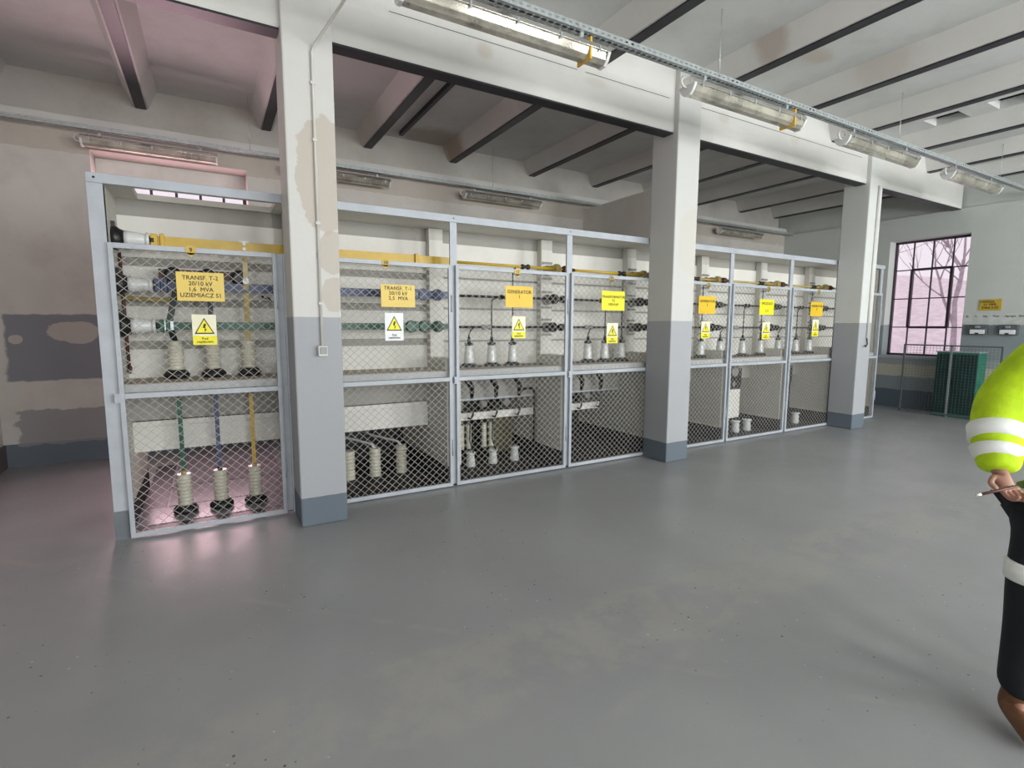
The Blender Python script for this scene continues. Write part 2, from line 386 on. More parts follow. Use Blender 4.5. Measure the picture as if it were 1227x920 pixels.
# end wall with window_1
WY0, WY1, WZ0, WZ1 = 4.12, 5.40, 1.03, 3.28
we = MB(); we.box(XE, XE + .3, YR - .2, WY0, 0, 3.72).box(XE, XE + .3, WY1, YB + .2, 0, 3.72).box(XE, XE + .3, WY0, WY1, 0, WZ0).box(XE, XE + .3, WY0, WY1, WZ1, 3.72)
we.box(XE + .08, XE + .3, YR - .2, YB + .2, 3.72, ZC + .1)
struct('wall_right', we, 'wall_end')
struct('trim_2', MB().box(XE - .03, XE + .0, WY0 - .05, WY1 + .05, WZ0 - .05, WZ0 - .005), 'steel')
# rear wall (behind the photographer) with five tall daylight windows
rw = MB(); WR = [(-1.2, .9), (1.9, 4.0), (5.0, 7.1), (8.1, 10.2)]
xs = [XL - .2] + [v for w in WR for v in w] + [XE + .3]
for i in range(0, len(xs), 2): rw.box(xs[i], xs[i + 1], YR - .2, YR, 0, ZC + .1)
for a, b in WR: rw.box(a, b, YR - .2, YR, 0, 1.0).box(a, b, YR - .2, YR, 3.7, ZC + .1)
struct('wall_rear', rw, 'wall')
def window(name, axis, a0, a1, z0, z1, t, cols, rows, fwid=.035, mull=.016, casement=None, m='winframe'):
    """axis 'x': pane lies in plane x=t and spans a along y; axis 'y': plane y=t, spans x."""
    def bx(mb, a, b, c, d, th):
        return mb.box(t - th, t + th, a, b, c, d) if axis == 'x' else mb.box(a, b, t - th, t + th, c, d)
    root = bpy.data.objects.new(name, None); C.objects.link(root); root['kind'] = 'structure'
    root.location = (t, (a0 + a1) / 2, z0) if axis == 'x' else ((a0 + a1) / 2, t, z0)
    fr = MB()
    for q in ((a0, a0 + fwid, z0, z1), (a1 - fwid, a1, z0, z1), (a0, a1, z0, z0 + fwid), (a0, a1, z1 - fwid, z1)): bx(fr, *q, .025)
    for i in range(1, cols):
        x = a0 + (a1 - a0) * i / cols; bx(fr, x - mull / 2, x + mull / 2, z0, z1, .014)
    for i in range(1, rows):
        z = z0 + (z1 - z0) * i / rows; bx(fr, a0, a1, z - mull / 2, z + mull / 2, .013)
    if casement:
        c0, c1, r0_, r1_ = casement
        xa, xb = a0 + (a1 - a0) * c0 / cols, a0 + (a1 - a0) * c1 / cols; za, zb = z0 + (z1 - z0) * r0_ / rows, z0 + (z1 - z0) * r1_ / rows
        for q in ((xa - .022, xa + .022, za, zb), (xb - .022, xb + .022, za, zb), (xa, xb, za - .022, za + .022), (xa, xb, zb - .022, zb + .022)): bx(fr, *q, .03)
    obj('window_frame', fr, m, root)
    gl = MB(); bx(gl, a0 + fwid / 2, a1 - fwid / 2, z0 + fwid / 2, z1 - fwid / 2, .003); obj('glass_pane', gl, 'glass', root)
    return root
window('window_1', 'x', WY0, WY1, WZ0 - .001, WZ1, XE + .25, 4, 4, .04, .02, casement=(1, 3, 1, 3))
window('window_2', 'y', NX0, NX1, NZ0, 3.36, 8.04, 6, 6, .04, .03)
for i, (a, b) in enumerate(WR): window('window_%d' % (i + 3), 'y', a, b, 1.0, 3.7, YR - .1, 4, 5)

# ------------------------------------------------------------------ the row of high-voltage cells
BD = [-.645, .50, 2.04, 3.405, 4.68, 6.10, 7.44, 8.72]      # post centres
YF, YBK = 4.645, 5.18
# roof slab with a square shaft over the first cell, shelf slab, partitions
roof = slab_with_holes(-.69, 10.08, 4.672, 5.30, 2.58, 2.625, [(-.45, .51, 4.77, 5.16)])
struct('cell_roof_slab', roof, 'cell')
struct('cell_shelf_slab', MB().box(-.60, 10.0, 4.675, 5.30, 1.095, 1.150), 'shelf')
struct('cell_shelf_top_slab', MB().box(-.60, 10.0, 4.69, 5.20, 1.150, 1.156), 'shelftop')
struct('cell_end_wall', MB().box(-.69, -.60, 4.67, 6.05, 0, 2.58), 'cellbase')
PT = [(.60, .76), (1.965, 2.115), (3.33, 3.48), (4.64, 4.79), (6.025, 6.175), (7.36, 7.51), (8.645, 8.79), (10.0, 10.08)]
for i, (a, b) in enumerate(PT):
    p = MB(); p.box(a, b, 4.67, 6.05, 0, 1.095)
    if i < 7:
        p.box(a, b, 4.70, 5.19, 1.15, 1.265); p.box(a, b, 5.10, 5.19, 1.265, 2.575)
    else: p.box(a, b, 4.70, 5.19, 1.15, 2.575)
    struct('cell_partition', p, 'cellbase')
    if i < 7:   # white face strip of the pier with grey bracket marks
        q = MB(); q.box(a + .001, b - .001, 5.094, 5.099, 1.27, 2.46); struct('cell_pier_trim', q, 'board')
# upper back wall: grey wall with white boards in front, gaps between them
struct('cell_back_wall', MB().box(-.60, 10.0, 5.20, 5.26, .79, 2.58), 'cellgrey')
xs = [-.60, .60, .76, 1.965, 2.115, 3.33, 3.48, 4.64, 4.79, 6.025, 6.175, 7.36, 7.51, 8.645, 8.79, 10.0]
for k in range(8):
    x0, x1 = xs[2 * k] + .002, xs[2 * k + 1] - .002
    gp = .035 if k < 2 else .011
    zc = [2.095, 1.775, 1.425]; lv = [1.157] + [z for c in reversed(zc) for z in (c - gp, c + gp)] + [2.45]
    b = MB()
    for i in range(0, 8, 2): b.box(x0, x1, 5.183, 5.199, lv[i], lv[i + 1])
    struct('cell_back_board_wall', b, 'board')
# lower back: cells one and two have a deep apron board, cells three and four rails, the rest a plain wall
struct('cell_apron_wall', MB().box(-.60, 1.96, 5.185, 5.25, .54, .745).box(-.60, 1.96, 5.20, 5.25, .745, .80), 'board')
struct('cell_rail_trim', MB().box(2.12, 4.62, 5.17, 5.22, .765, .79), 'steel')
struct('cell_rail_board_trim', MB().box(2.12, 4.30, 5.17, 5.22, .545, .625), 'board')
# black sheet added for the darkness of the corridor behind the lower cells
struct('cell_rear_shade_wall', MB().box(.70, 4.79, 6.06, 6.10, 0, 1.09), 'black')
struct('cell_rear_lining_wall', MB().box(4.80, 10.0, 6.06, 6.12, 0, 1.09), 'cell')
# cell floors
cf = MB().box(-.58, .58, 4.86, 5.28, .001, .012).box(-.40, .58, 5.30, 5.92, .001, .012).box(-.40, .58, 5.95, 7.6, .001, .012)
struct('floor_cover_plate_slab', cf, 'cellfloor')
struct('floor_cable_slot_trim', MB().box(-.60, .60, 4.70, 4.86, .001, .006).box(-.60, -.42, 5.28, 6.9, .001, .006).box(-.42, .60, 5.28, 5.30, .001, .006).box(-.42, .60, 5.92, 5.95, .001, .006), 'black')
for a, b in ((.76, 1.965), (2.115, 3.33), (3.48, 4.64), (4.79, 6.025), (6.175, 7.36), (7.51, 8.645)):
    struct('floor_mat_slab', MB().box(a, b, 4.69, 6.05, .001, .008), 'blackmat')
# end pilaster foot painted grey
struct('cell_end_baseboard', MB().box(-.695, -.60, 4.655, 4.69, 0, .22), mat('end_foot_paint', (.17, .19, .21), .5))

# steel frame: one welded frame of posts and rail
fr = thing('steel_frame', 'pale grey steel frame of posts and top rail around the row of cells', 'frame', (-.645, 4.66, 0))
obj('top_rail', MB().box(-.69, 8.76, 4.64, 4.672, 2.565, 2.632), 'steel', fr, .003)
for i, b in enumerate(BD):
    w0, w1 = (.045, .045) if i == 0 else (.035, .035)
    p = MB().box(b - w0, b + w1, 4.652, 4.674, .22 if i == 0 else .02, 2.165 if i == 1 else 2.565)
    p.box(b + w1 - .006, b + w1, 4.674, 4.72, .22, 2.165 if i == 1 else 2.565)
    for z in ((2.60, 2.47, 2.38) if i != 1 else ()): p.lathe((b, 4.652, z - .0), (0, -1, 0), [(.008, 0), (.008, .012)] if z == 2.60 else [(.006, 0), (.006, .004)], 8)
    obj('post', p, 'steel', fr)

f8 = thing('steel_frame', 'pale steel frame corner beyond the last column, before the window', 'frame', (9.5, 4.66, 0))
obj('top_rail', MB().box(8.94, 10.08, 4.64, 4.672, 2.58, 2.64), 'steel', f8, .003)
obj('post', MB().box(9.99, 10.06, 4.652, 4.674, .02, 2.58), 'steel', f8)
struct('floor_mat_slab', MB().box(8.95, 10.0, 4.69, 5.6, .001, .008), 'blackmat')
def wire_panel(x0, x1, z0, z1, y, dx=.073, dz=.066, w=.0034):
    mb = MB(); sl = dz / dx
    # lines z = z0 + sl*(x-c) and z = z0 - sl*(x-c)
    W = x1 - x0; H = z1 - z0; run = H / sl
    for sgn in (1, -1):
        c = x0 - run
        k = 0
        while c < x1 + run:
            # parametrise: at z0, x=c ; at z1, x=c+sgn*run
            xa, xb = c, c + sgn * run
            t0, t1 = 0, 1
            d = xb - xa
            for lim, gt in ((x0, True), (x1, False)):
                t = (lim - xa) / d
                if (d > 0) == gt: t0 = max(t0, t)
                else: t1 = min(t1, t)
            if t1 - t0 > .01:
                yy = y + (.0015 if sgn > 0 else -.0015)
                mb.bar((xa + d * t0, yy, z0 + H * t0), (xa + d * t1, yy, z0 + H * t1), w, .003, (0, 1, 0))
            c += dx
    return mb

DOORS = [(-.597, .482), (.53, 2.004), (2.048, 3.372), (3.415, 4.635), (4.72, 6.065), (6.108, 7.405), (7.452, 8.655), (8.96, 10.02)]
DL = ['left-end mesh door with the three-line golden sign, before coloured busbars', 'mesh door right of the first column, carrying the TRANSF. T-1 sign',
      'mesh door of the GENERATOR 1 cell', 'mesh door of the TRANSFORMATOR T3 cell, just before the middle column', 'mesh door of the GENERATOR 2 cell, partly behind the middle column',
      'mesh door of the SPRZEGLO cell right of GENERATOR 2', 'mesh door of the GENERATOR 3 cell, next to the last column', 'narrow glimpse of a mesh door beyond the last column by the window']
for i, (a, b) in enumerate(DOORS):
    y0, y1 = 4.618, 4.646
    d = thing('mesh_door', DL[i], 'door', ((a + b) / 2, 4.63, 0), 'mesh doors of the switchgear cells')
    s = .030
    f = MB().box(a, a + s, y0, y1, .01, 2.165).box(b - s, b, y0, y1, .01, 2.165)
    for z0, z1 in ((.01, .045), (1.057, 1.095), (2.128, 2.165)): f.box(a + s, b - s, y0, y1, z0, z1)
    dfr = obj('door_frame', f, 'steel', d, .002)
    obj('wire_mesh', wire_panel(a + s - .01, b - s + .01, .04, 1.06, 4.634), 'wire', d)
    obj('wire_mesh', wire_panel(a + s - .01, b - s + .01, 1.09, 2.13, 4.634), 'wire', d)
    l = MB().box(a - .030, a + .004, 4.608, 4.622, 1.03, 1.10).box(a - .028, a - .008, 4.598, 4.612, 1.045, 1.085)
    obj('latch', l, 'steel', dfr, .002)
    for z in (.32, 1.72):
        obj('hinge', MB().lathe((b - .002, 4.612, z), (0, 0, 1), [(.007, 0), (.007, .16)], 8).box(b - .014, b + .006, 4.616, 4.620, z + .01, z + .15), 'steel', dfr)

# ------------------------------------------------------------------ signs on the doors
SG = [(-.205, .105, 1.77, 1.985, 'TRANSF. T-2\n20/10 kV\n1,6  MVA\nUZIEMIACZ S1', 'sign_pale', .0432, 'pale golden four-line sign reading TRANSF. T-2 on the left-end door'),
      (1.32, 1.635, 1.757, 1.957, 'TRANSF. T-1\n20/10 kV\n2,5  MVA\n ', 'sign_pale', .044, 'pale golden sign reading TRANSF. T-1 right of the first column'),
      (2.585, 2.913, 1.78, 1.995, 'GENERATOR\n1\n ', 'sign_gold', .048, 'golden sign reading GENERATOR 1'),
      (3.83, 4.17, 1.772, 1.99, 'TRANSFORMATOR\nT3\n10/0,4 kV', 'sign_yel', .042, 'bright yellow sign reading TRANSFORMATOR left of the middle column'),
      (5.423, 5.741, 1.756, 1.982, 'GENERATOR\n2\n ', 'sign_gold', .048, 'golden sign reading GENERATOR 2 at the edge of the middle column'),
      (6.666, 6.99, 1.76, 1.974, 'SPRZĘGŁO\n \n1-2', 'sign_yel', .05, 'bright yellow sign reading SPRZEGLO right of the middle column'),
      (7.90, 8.22, 1.752, 1.97, 'GENERATOR\n3\n ', 'sign_gold', .046, 'golden sign reading GENERATOR 3 left of the last column')]
for (a, b, z0, z1, tx, mm, sz, lab) in SG:
    t = thing('name_sign', lab, 'sign', ((a + b) / 2, 4.612, z0), 'cell name signs')
    spl = obj('sign_plate', MB().box(a, b, 4.6085, 4.612, z0, z1), mm, t, .0012)
    lettering(tx, sz, ((a + b) / 2, 4.6075, (z0 + z1) / 2), spl, spacing=1.12 if sz > .0435 else (1.04 if sz > .043 else 1.0), line=1.0, squeeze=.95)
WS = [(-.122, .037, 1.441, 1.67, 0), (1.35, 1.52, 1.456, 1.705, 1), (2.664, 2.824, 1.467, 1.69, 0), (3.914, 4.08, 1.398, 1.629, 0), (5.49, 5.655, 1.442, 1.659, 0), (6.752, 6.923, 1.419, 1.657, 0), (7.973, 8.14, 1.446, 1.703, 0)]
WL = ['under the TRANSF. T-2 sign', 'under the TRANSF. T-1 sign', 'under the GENERATOR 1 sign', 'under the TRANSFORMATOR sign', 'under the GENERATOR 2 sign', 'under the SPRZEGLO sign', 'under the GENERATOR 3 sign']
for i, (a, b, z0, z1, wh) in enumerate(WS):
    t = thing('warning_sign', ('white' if wh else 'cream and yellow') + ' high-voltage warning plate with lightning triangle ' + WL[i], 'sign', ((a + b) / 2, 4.612, z0), 'high-voltage warning plates')
    W, H = b - a, z1 - z0; cx = (a + b) / 2
    obj('sign_plate', MB().box(a, b, 4.6085, 4.612, z0, z1), 'plate' if wh else 'cream', t)
    zl = z0 + H * .30
    if not wh: obj('caption_field', MB().box(a + .001, b - .001, 4.6078, 4.6086, z0 + .001, zl), 'sign_yel', t)
    hb, tb = W * .42, H * .48
    za = zl + H * .06
    tri = lambda k, q: [(cx - hb * k, za + q), (cx + hb * k, za + q), (cx, za + q + tb * k * 1.12)]
    obj('warning_triangle_border', MB().prism(tri(1, 0), 'y', 4.6075, 4.6084), 'ink', t)
    wtr = obj('warning_triangle', MB().prism(tri(.80, .010), 'y', 4.6068, 4.6076), 'sign_yel', t)
    zb = za + .012; hh = tb * .60; w = hb * .2
    bolt = [(cx + w * .1, zb), (cx + w * 1.1, zb + hh * .42), (cx + w * .3, zb + hh * .42), (cx + w * .9, zb + hh), (cx - w * .2, zb + hh), (cx - w * .9, zb + hh * .5), (cx + w * .05, zb + hh * .5)]
    obj('lightning_bolt', MB().prism(bolt, 'y', 4.6060, 4.6069), 'ink', wtr)
    lettering('Pod\nnapięciem', .026, (cx, 4.6070, z0 + H * .155), t, line=.9)
for i, (x, z, n) in enumerate(((-.10, 2.145, '9'), (1.37, 2.145, '10'), (2.73, 2.135, '11'), (3.975, 2.13, '12'), (5.60, 2.13, '13'), (6.86, 2.13, '14'), (8.1, 2.13, '15'))):
    t = thing('number_tag', 'small round yellow number tag %s on a door top rail' % n, 'tag', (x, 4.61, z), 'numbered yellow tags')
    obj('tag_disc', MB().lathe((x, 4.616, z), (0, -1, 0), [(.035, 0), (.035, .004)], 20).prism([(x - .028, z - .02), (x + .028, z - .02), (x, z - .055)], 'y', 4.612, 4.616), 'yellow' if i < 3 else 'brass', t)
    lettering(n, .042, (x, 4.6105, z), t)

# ------------------------------------------------------------------ insulators
def ribbed_profile(r, h, n, base=0):
    pr = [(r * .98, base), (r * 1.02, base + .02)]
    z0 = base + .03; dz = (h - .05) / n
    for i in range(n):
        pr += [(r * .86, z0 + dz * (i + .05)), (r * 1.0, z0 + dz * (i + .35)), (r * 1.0, z0 + dz * (i + .65)), (r * .86, z0 + dz * (i + .95))]
    pr += [(r * .98, base + h - .012), (r * .92, base + h)]
    return pr
def make_ribbed(label, group, flange=True, h=.24, r=.058):
    t = thing('ribbed_insulator', label, 'insulator', (0, 0, 0), group)
    b = .07 if flange else .0
    if flange:
        obj('base_flange', MB().lathe((0, 0, 0), (0, 0, 1), [(.072, 0), (.092, .012), (.094, .035), (.075, .06), (.058, .072)], 18), 'black', t)
    obj('porcelain_body', MB().lathe((0, 0, 0), (0, 0, 1), ribbed_profile(r, h, 7, b), 20), 'porcelain', t)
    return t
def make_taper(label, group):
    t = thing('post_insulator', label, 'insulator', (0, 0, 0), group)
    obj('porcelain_body', MB().lathe((0, 0, 0), (0, 0, 1), [(.052, 0), (.056, .01), (.054, .03), (.046, .12), (.040, .165), (.045, .175), (.040, .185)], 16), 'whiteporc', t)
    obj('clamp', MB().lathe((0, 0, .183), (0, 0, 1), [(.034, 0), (.036, .02), (.018, .04), (.016, .085), (.004, .10)], 12).box(-.045, .045, -.012, .012, .19, .215), 'black', t)
    return t
# cell one: upper row on the shelf, lower row on the floor
up = make_ribbed('', 'ribbed cream insulators on the shelf of the left-end cell', True, .235, .058)
names3 = ['left', 'middle', 'right']
XI = (-.262, .003, .272)
first = True
for k, x in enumerate(XI):
    lab = 'ribbed cream insulator on the shelf under the %s bar' % ('green', 'blue-black', 'yellow')[k]
    if k == 0: up.location = (x, 5.04, 1.156); up['label'] = lab; c = up
    else: c = copy_tree(up, (x, 5.04, 1.156), lab)
lo = make_ribbed('', 'ribbed cream insulators on the floor of the left-end cell', True, .265, .056)
for k, x in enumerate(XI):
    lab = 'ribbed cream insulator on the cell floor below the %s bar' % ('green', 'blue', 'yellow')[k]
    if k == 0: lo.location = (x, 5.06, .012); lo['label'] = lab
    else: copy_tree(lo, (x, 5.06, .012), lab)
m_ = {0: 'green', 1: 'blue', 2: 'yellow'}
for k, x in enumerate(XI):
    col = ('green', 'blue', 'yellow')[k]
    t = thing('dropper_bar', 'lower %s dropper bar from shelf to floor insulator' % col, 'busbar', (x, 5.06, .36), 'droppers of the left-end cell')
    obj('flat_bar', MB().bar((x, 5.06, .345), (x, 5.06, 1.0), .032, .012, (0, 1, 0)), col, t)
    bu = MB().lathe((x, 5.06, 1.094), (0, 0, -1), [(.05, 0), (.052, .05), (.035, .08), (.02, .10)], 14)
    obj('bushing_cap', bu, 'ct', t, label='grey bushing cap')
    obj('end_clamp', MB().lathe((x, 5.06, .345), (0, 0, 1), [(.02, -.01), (.02, .03)], 10), 'brass' if k != 1 else 'black', t)
# cell one upper droppers
t = thing('dropper_bar', 'green-black flat bar slanting onto the left shelf insulator', 'busbar', (-.255, 5.0, 1.46), 'droppers of the left-end cell')
obj('flat_bar', MB().bar((-.215, 4.98, 1.93), (-.285, 4.93, 1.60), .045, .010, (0, 1, 0)).bar((-.285, 4.93, 1.61), (-.262, 5.02, 1.465), .045, .010, (0, 1, 0)), mat('green_black_bar', (.015, .03, .022), .4), t)
obj('clamp_plate', MB().box(-.315, -.255, 4.905, 4.915, 1.55, 1.62).lathe((-.285, 4.905, 1.60), (0, -1, 0), [(.012, 0), (.012, .01)], 8).lathe((-.285, 4.905, 1.57), (0, -1, 0), [(.012, 0), (.012, .01)], 8), 'galv', t)
t = thing('dropper_bar', 'black flat bar down onto the middle shelf insulator behind the warning plate', 'busbar', (.005, 5.0, 1.46), 'droppers of the left-end cell')
obj('flat_bar', MB().bar((.005, 4.99, 1.93), (.005, 5.02, 1.465), .038, .010, (0, 1, 0)), mat('blue_black_bar', (.012, .013, .03), .4), t)
t = thing('dropper_bar', 'yellow flat bar from the top yellow busbar to the right shelf insulator', 'busbar', (.27, 4.97, 1.46), 'droppers of the left-end cell')
obj('flat_bar', MB().bar((.272, 4.905, 2.24), (.272, 4.905, 1.95), .036, .010, (0, 1, 0)).bar((.272, 4.905, 1.96), (.272, 5.0, 1.465), .040, .010, (0, 1, 0)), 'brass', t)
obj('clamp_plate', MB().box(.238, .306, 4.895, 4.901, 2.185, 2.28).lathe((.272, 4.895, 2.255), (0, -1, 0), [(.014, 0), (.014, .01)], 8).lathe((.272, 4.895, 2.215), (0, -1, 0), [(.014, 0), (.014, .01)], 8), 'plate', t)
obj('clamp_ring', MB().lathe((.272, 4.898, 1.955), (0, -1, 0), [(.026, 0), (.026, .012)], 14), 'whiteporc', t)
# earthing switch rail behind the first sign
t = thing('earthing_switch', 'brown rail with three black contact domes behind the TRANSF. T-2 sign', 'switch', (0, 5.06, 1.95))
obj('rail', MB().box(-.34, .30, 5.03, 5.07, 1.965, 2.035), 'brown', t)
for x in (-.24, .0, .23):
    obj('contact_dome', MB().lathe((x, 5.03, 1.985), (0, -1, 0), [(.065, -.02), (.065, .03), (.04, .045)], 18), 'black', t)
obj('drive_rod', MB().tube([(-.58, 5.1, 1.80), (-.30, 5.1, 1.79), (-.24, 5.08, 1.83)], .016), 'brass', t)
obj('hook', MB().tube([(.40, 5.05, 1.84), (.45, 5.02, 1.82), (.47, 5.02, 1.79)], .012), 'black', t)

# wall insulators on the end wall carrying the three flat busbars
def busbar(x0, x1, y, z, col, lab, h=.074):
    t = thing('flat_busbar', lab, 'busbar', (x0, y, z), 'flat coloured busbars of the first two cells')
    fbar = obj('flat_bar', MB().box(x0, x1, y - .006, y + .006, z - h / 2, z + h / 2), col, t, .002)
    c = MB().box(x0 - .025, x0 + .02, y - .03, y + .03, z - .05, z + .05).box(x0 + .035, x0 + .065, y - .03, y + .03, z - .055, z + .055)
    obj('end_clamp', c, col, fbar, .006)
    return t
for z, h, col, lab, y in ((2.232, .074, 'yellow', 'yellow flat busbar running through the first two cells near the top', 4.90), (1.897, .072, 'blue', 'blue flat busbar through the first two cells behind the signs', 4.92), (1.583, .060, 'green', 'green flat busbar through the first two cells behind the warning plates', 4.92)):
    t = busbar(-.34, 1.93, y, z, col, lab, h)
    c = MB().box(1.74, 1.77, y - .03, y + .03, z - .05, z + .05)
    if col != 'yellow':
        for xx in (1.70, 1.83, 1.98): c.lathe((xx, y + .03, z), (0, -1, 0), [(.055, 0), (.06, .03), (.05, .06)], 16)
    obj('coupling', c, col, t, .003)
    obj('bar_extension', MB().box(1.93, 2.10, y - .006, y + .006, z - h / 2, z + h / 2), col, t)
    w = thing('wall_insulator', 'horizontal white insulator on the left end wall carrying the %s busbar' % col, 'insulator', (-.60, y, z), 'horizontal insulators on the end wall')
    obj('base_flange', MB().lathe((-.60, y, z), (1, 0, 0), [(.085, 0), (.088, .03), (.07, .05), (.06, .075)], 18).box(-.60, -.575, y - .03, y + .03, z, z + .12), 'black', w)
    obj('porcelain_body', MB().lathe((-.525, y, z), (1, 0, 0), [(.062, 0), (.058, .03), (.046, .12), (.044, .13), (.056, .135), (.056, .15), (.040, .155)], 18), 'whiteporc', w)
    obj('end_cap', MB().lathe((-.372, y, z), (1, 0, 0), [(.034, 0), (.034, .03)], 14), 'black', w)
t = thing('support_bracket', 'dark bent cable bracket running down inside the left end wall', 'bracket', (-.59, 5.0, 1.16))
obj('conduit', MB().tube([(-.585, 5.08, 2.15), (-.585, 5.10, 1.9), (-.585, 5.12, 1.5), (-.585, 5.14, 1.2)], .012), 'brown', t)
obj('bracket_foot', MB().lathe((-.583, 5.10, 1.24), (1, 0, 0), [(.03, 0), (.02, .02)], 10), 'brown', t)

# cell two lower: three ribbed insulators with pale pipes
c2 = make_ribbed('', 'ribbed insulators on the black floor of the second cell', False, .30, .062)
for k, x in enumerate((1.16, 1.43, 1.715)):
    lab = 'flangeless ribbed insulator on the black floor, %s' % ('half hidden by the first column', 'second from the first column', 'third from the first column')[k]
    if k == 0: c2.location = (x, 5.36, .008); c2['label'] = lab
    else: copy_tree(c2, (x, 5.36, .008), lab)
for k, x in enumerate((1.43, 1.715)):
    t = thing('cable_lead', ('pale lead from the middle black-floor insulator', 'pale lead from the right black-floor insulator')[k] + ' towards the back', 'cable', (x, 5.36, .31), 'pale leads in the second cell')
    obj('lead', MB().tube([(x, 5.36, .30), (x - .02, 5.40, .34), (x - .18, 5.70, .36), (x - .36, 6.0, .40)], .014), 'whiteporc', t)

# cells three to seven, upper: insulators on a black channel, rods, droppers and pier insulators
tp = make_taper('', 'tapered white insulators on the shelf channels')
cells = {2: (2.338, 2.607, 2.867), 3: (3.914, 4.174, 4.443), 4: (5.25, 5.60, 6.0 - .10), 5: (6.30, 6.80, 7.22), 6: (7.66, 8.13, 8.50), 7: ()}
cname = {2: 'GENERATOR 1', 3: 'TRANSFORMATOR', 4: 'GENERATOR 2', 5: 'SPRZEGLO', 6: 'GENERATOR 3', 7: 'unlabelled last'}
used = False
ROD = {'top': (2.225, 4.86), 'mid': (1.895, 4.90), 'low': (1.578, 4.92)}
for k, xs_ in cells.items():
    xa, xb = xs[2 * k], xs[2 * k + 1]
    ch = thing('channel_rail', 'black steel channel on the shelf of the %s cell' % cname[k], 'rail', ((xa + xb) / 2, 4.95, 1.156), 'black shelf channels')
    m1 = MB().box(xa + .05, xb - .08, 4.90, 5.0, 1.157, 1.172)
    obj('channel', m1, 'black', ch)
    for x in xs_: obj('channel_foot', MB().lathe((x, 4.95, 1.172), (0, 0, 1), [(.085, 0), (.085, .012), (.055, .028)], 14), 'black', ch)
    for j, x in enumerate(xs_):
        lab = 'tapered white insulator, %s of three in the %s cell' % (('first', 'second', 'third')[j], cname[k])
        if not used: tp.location = (x, 4.95, 1.20); tp['label'] = lab; used = True
        else: copy_tree(tp, (x, 4.95, 1.20), lab)
    # horizontal rods
    for nm, (z, y) in ROD.items():
        t = thing('round_busbar', '%s round busbar rod of the %s cell' % ({'top': 'upper yellow', 'mid': 'middle black', 'low': 'lower black'}[nm], cname[k]), 'busbar', (xa, y, z), 'round busbar rods')
        mm = 'brass' if nm == 'top' else 'black'
        xe = xb + .15 if k < 7 else xb - .02
        rd = obj('rod', MB().tube([(xa - (.0 if k == 2 else .0) + .012, y, z), (xe - .02, y, z)], .014, 10), M['yellow'] if nm == 'top' and k < 4 else M[mm], t)
        xc = xa + .80 if nm == 'top' else xa + (.56 if nm == 'mid' else .36)
        obj('rod_clamp', MB().lathe((xc, y, z), (1, 0, 0), [(.02, 0), (.028, .01), (.028, .03), (.018, .045), (.018, .07), (.028, .08), (.028, .10), (.02, .11)], 12), 'black' if nm != 'low' else 'greypl', rd)
        if k < 7:
            pi = thing('pier_insulator', '%s insulator on the pier right of the %s cell' % ({'top': 'yellowish top', 'mid': 'dark middle', 'low': 'dark lowest'}[nm], cname[k]), 'insulator', ((xb + .07), 5.09, z), 'insulators on the white piers')
            xm = xb + .07
            for zz in (z + .075, z - .10): obj('mounting_strap', MB().box(xb + .01, xb + .145, 5.080, 5.0925, zz, zz + .025), 'ct', pi)
            obj('insulator_body', MB().lathe((xm, 5.092, z), (0, -1, 0), [(.055, 0), (.060, .03), (.042, .06), (.052, .10), (.050, .14), (.03, .15)], 18), 'ct' if nm != 'top' else 'brass', pi)
            obj('clamp_ring', MB().lathe((xm - .02, y, z), (1, 0, 0), [(.045, -.035), (.056, -.02), (.056, .02), (.045, .035)], 16), 'black' if nm != 'top' else 'brass', pi)
            obj('end_cone', MB().lathe((xm + .06, y, z), (1, 0, 0), [(.03, 0), (.042, .02), (.042, .07), (.026, .10), (.016, .17)], 14), 'black' if nm != 'top' else 'brown', pi)
    # droppers
    for j, x in enumerate(xs_):
        z, y = ROD[('low', 'mid', 'top')[j]]
        t = thing('dropper_rod', 'thin dark dropper rod above the %s insulator of the %s cell' % (('first', 'second', 'third')[j], cname[k]), 'busbar', (x, 4.95, 1.48), 'thin dropper rods')
        p = [(x, 4.95, 1.46), (x, 4.95, z - .08), (x + (.02 if j == 0 else .0), 4.94, z - .03), (x + (.05 if j < 2 else 0), y, z)]
        obj('rod', MB().tube(p, .0075, 8), 'black', t)
# lower equipment in cells three and four
for k, (xs_, lab) in {2: ((2.42, 2.72, 3.02), 'GENERATOR 1'), 3: ((3.62, 3.92, 4.22), 'TRANSFORMATOR')}.items():
    for j, x in enumerate(xs_):
        t = thing('isolator_switch', 'black isolator arm with grey current transformer, %s in the %s cell' % (('first', 'second', 'third')[j], lab), 'switch', (x, 5.12, .6), 'isolators under the shelf')
        obj('arm', MB().tube([(x - .12, 5.02, 1.09), (x - .06, 5.03, 1.00), (x, 5.05, .92), (x + .01, 5.08, .80)], [.022, .034, .030, .020], 10), 'black', t)
        obj('transformer_ring', MB().lathe((x - .05, 5.32, .70), (0, -1, 0), [(.032, 0), (.046, .015), (.046, .06), (.03, .075)], 18), 'ct', t)
        obj('contact_hook', MB().tube([(x - .02, 5.12, .74), (x + .03, 5.10, .70), (x + .035, 5.10, .62), (x + .01, 5.10, .57), (x - .02, 5.12, .58)], .012, 8), 'black', t)
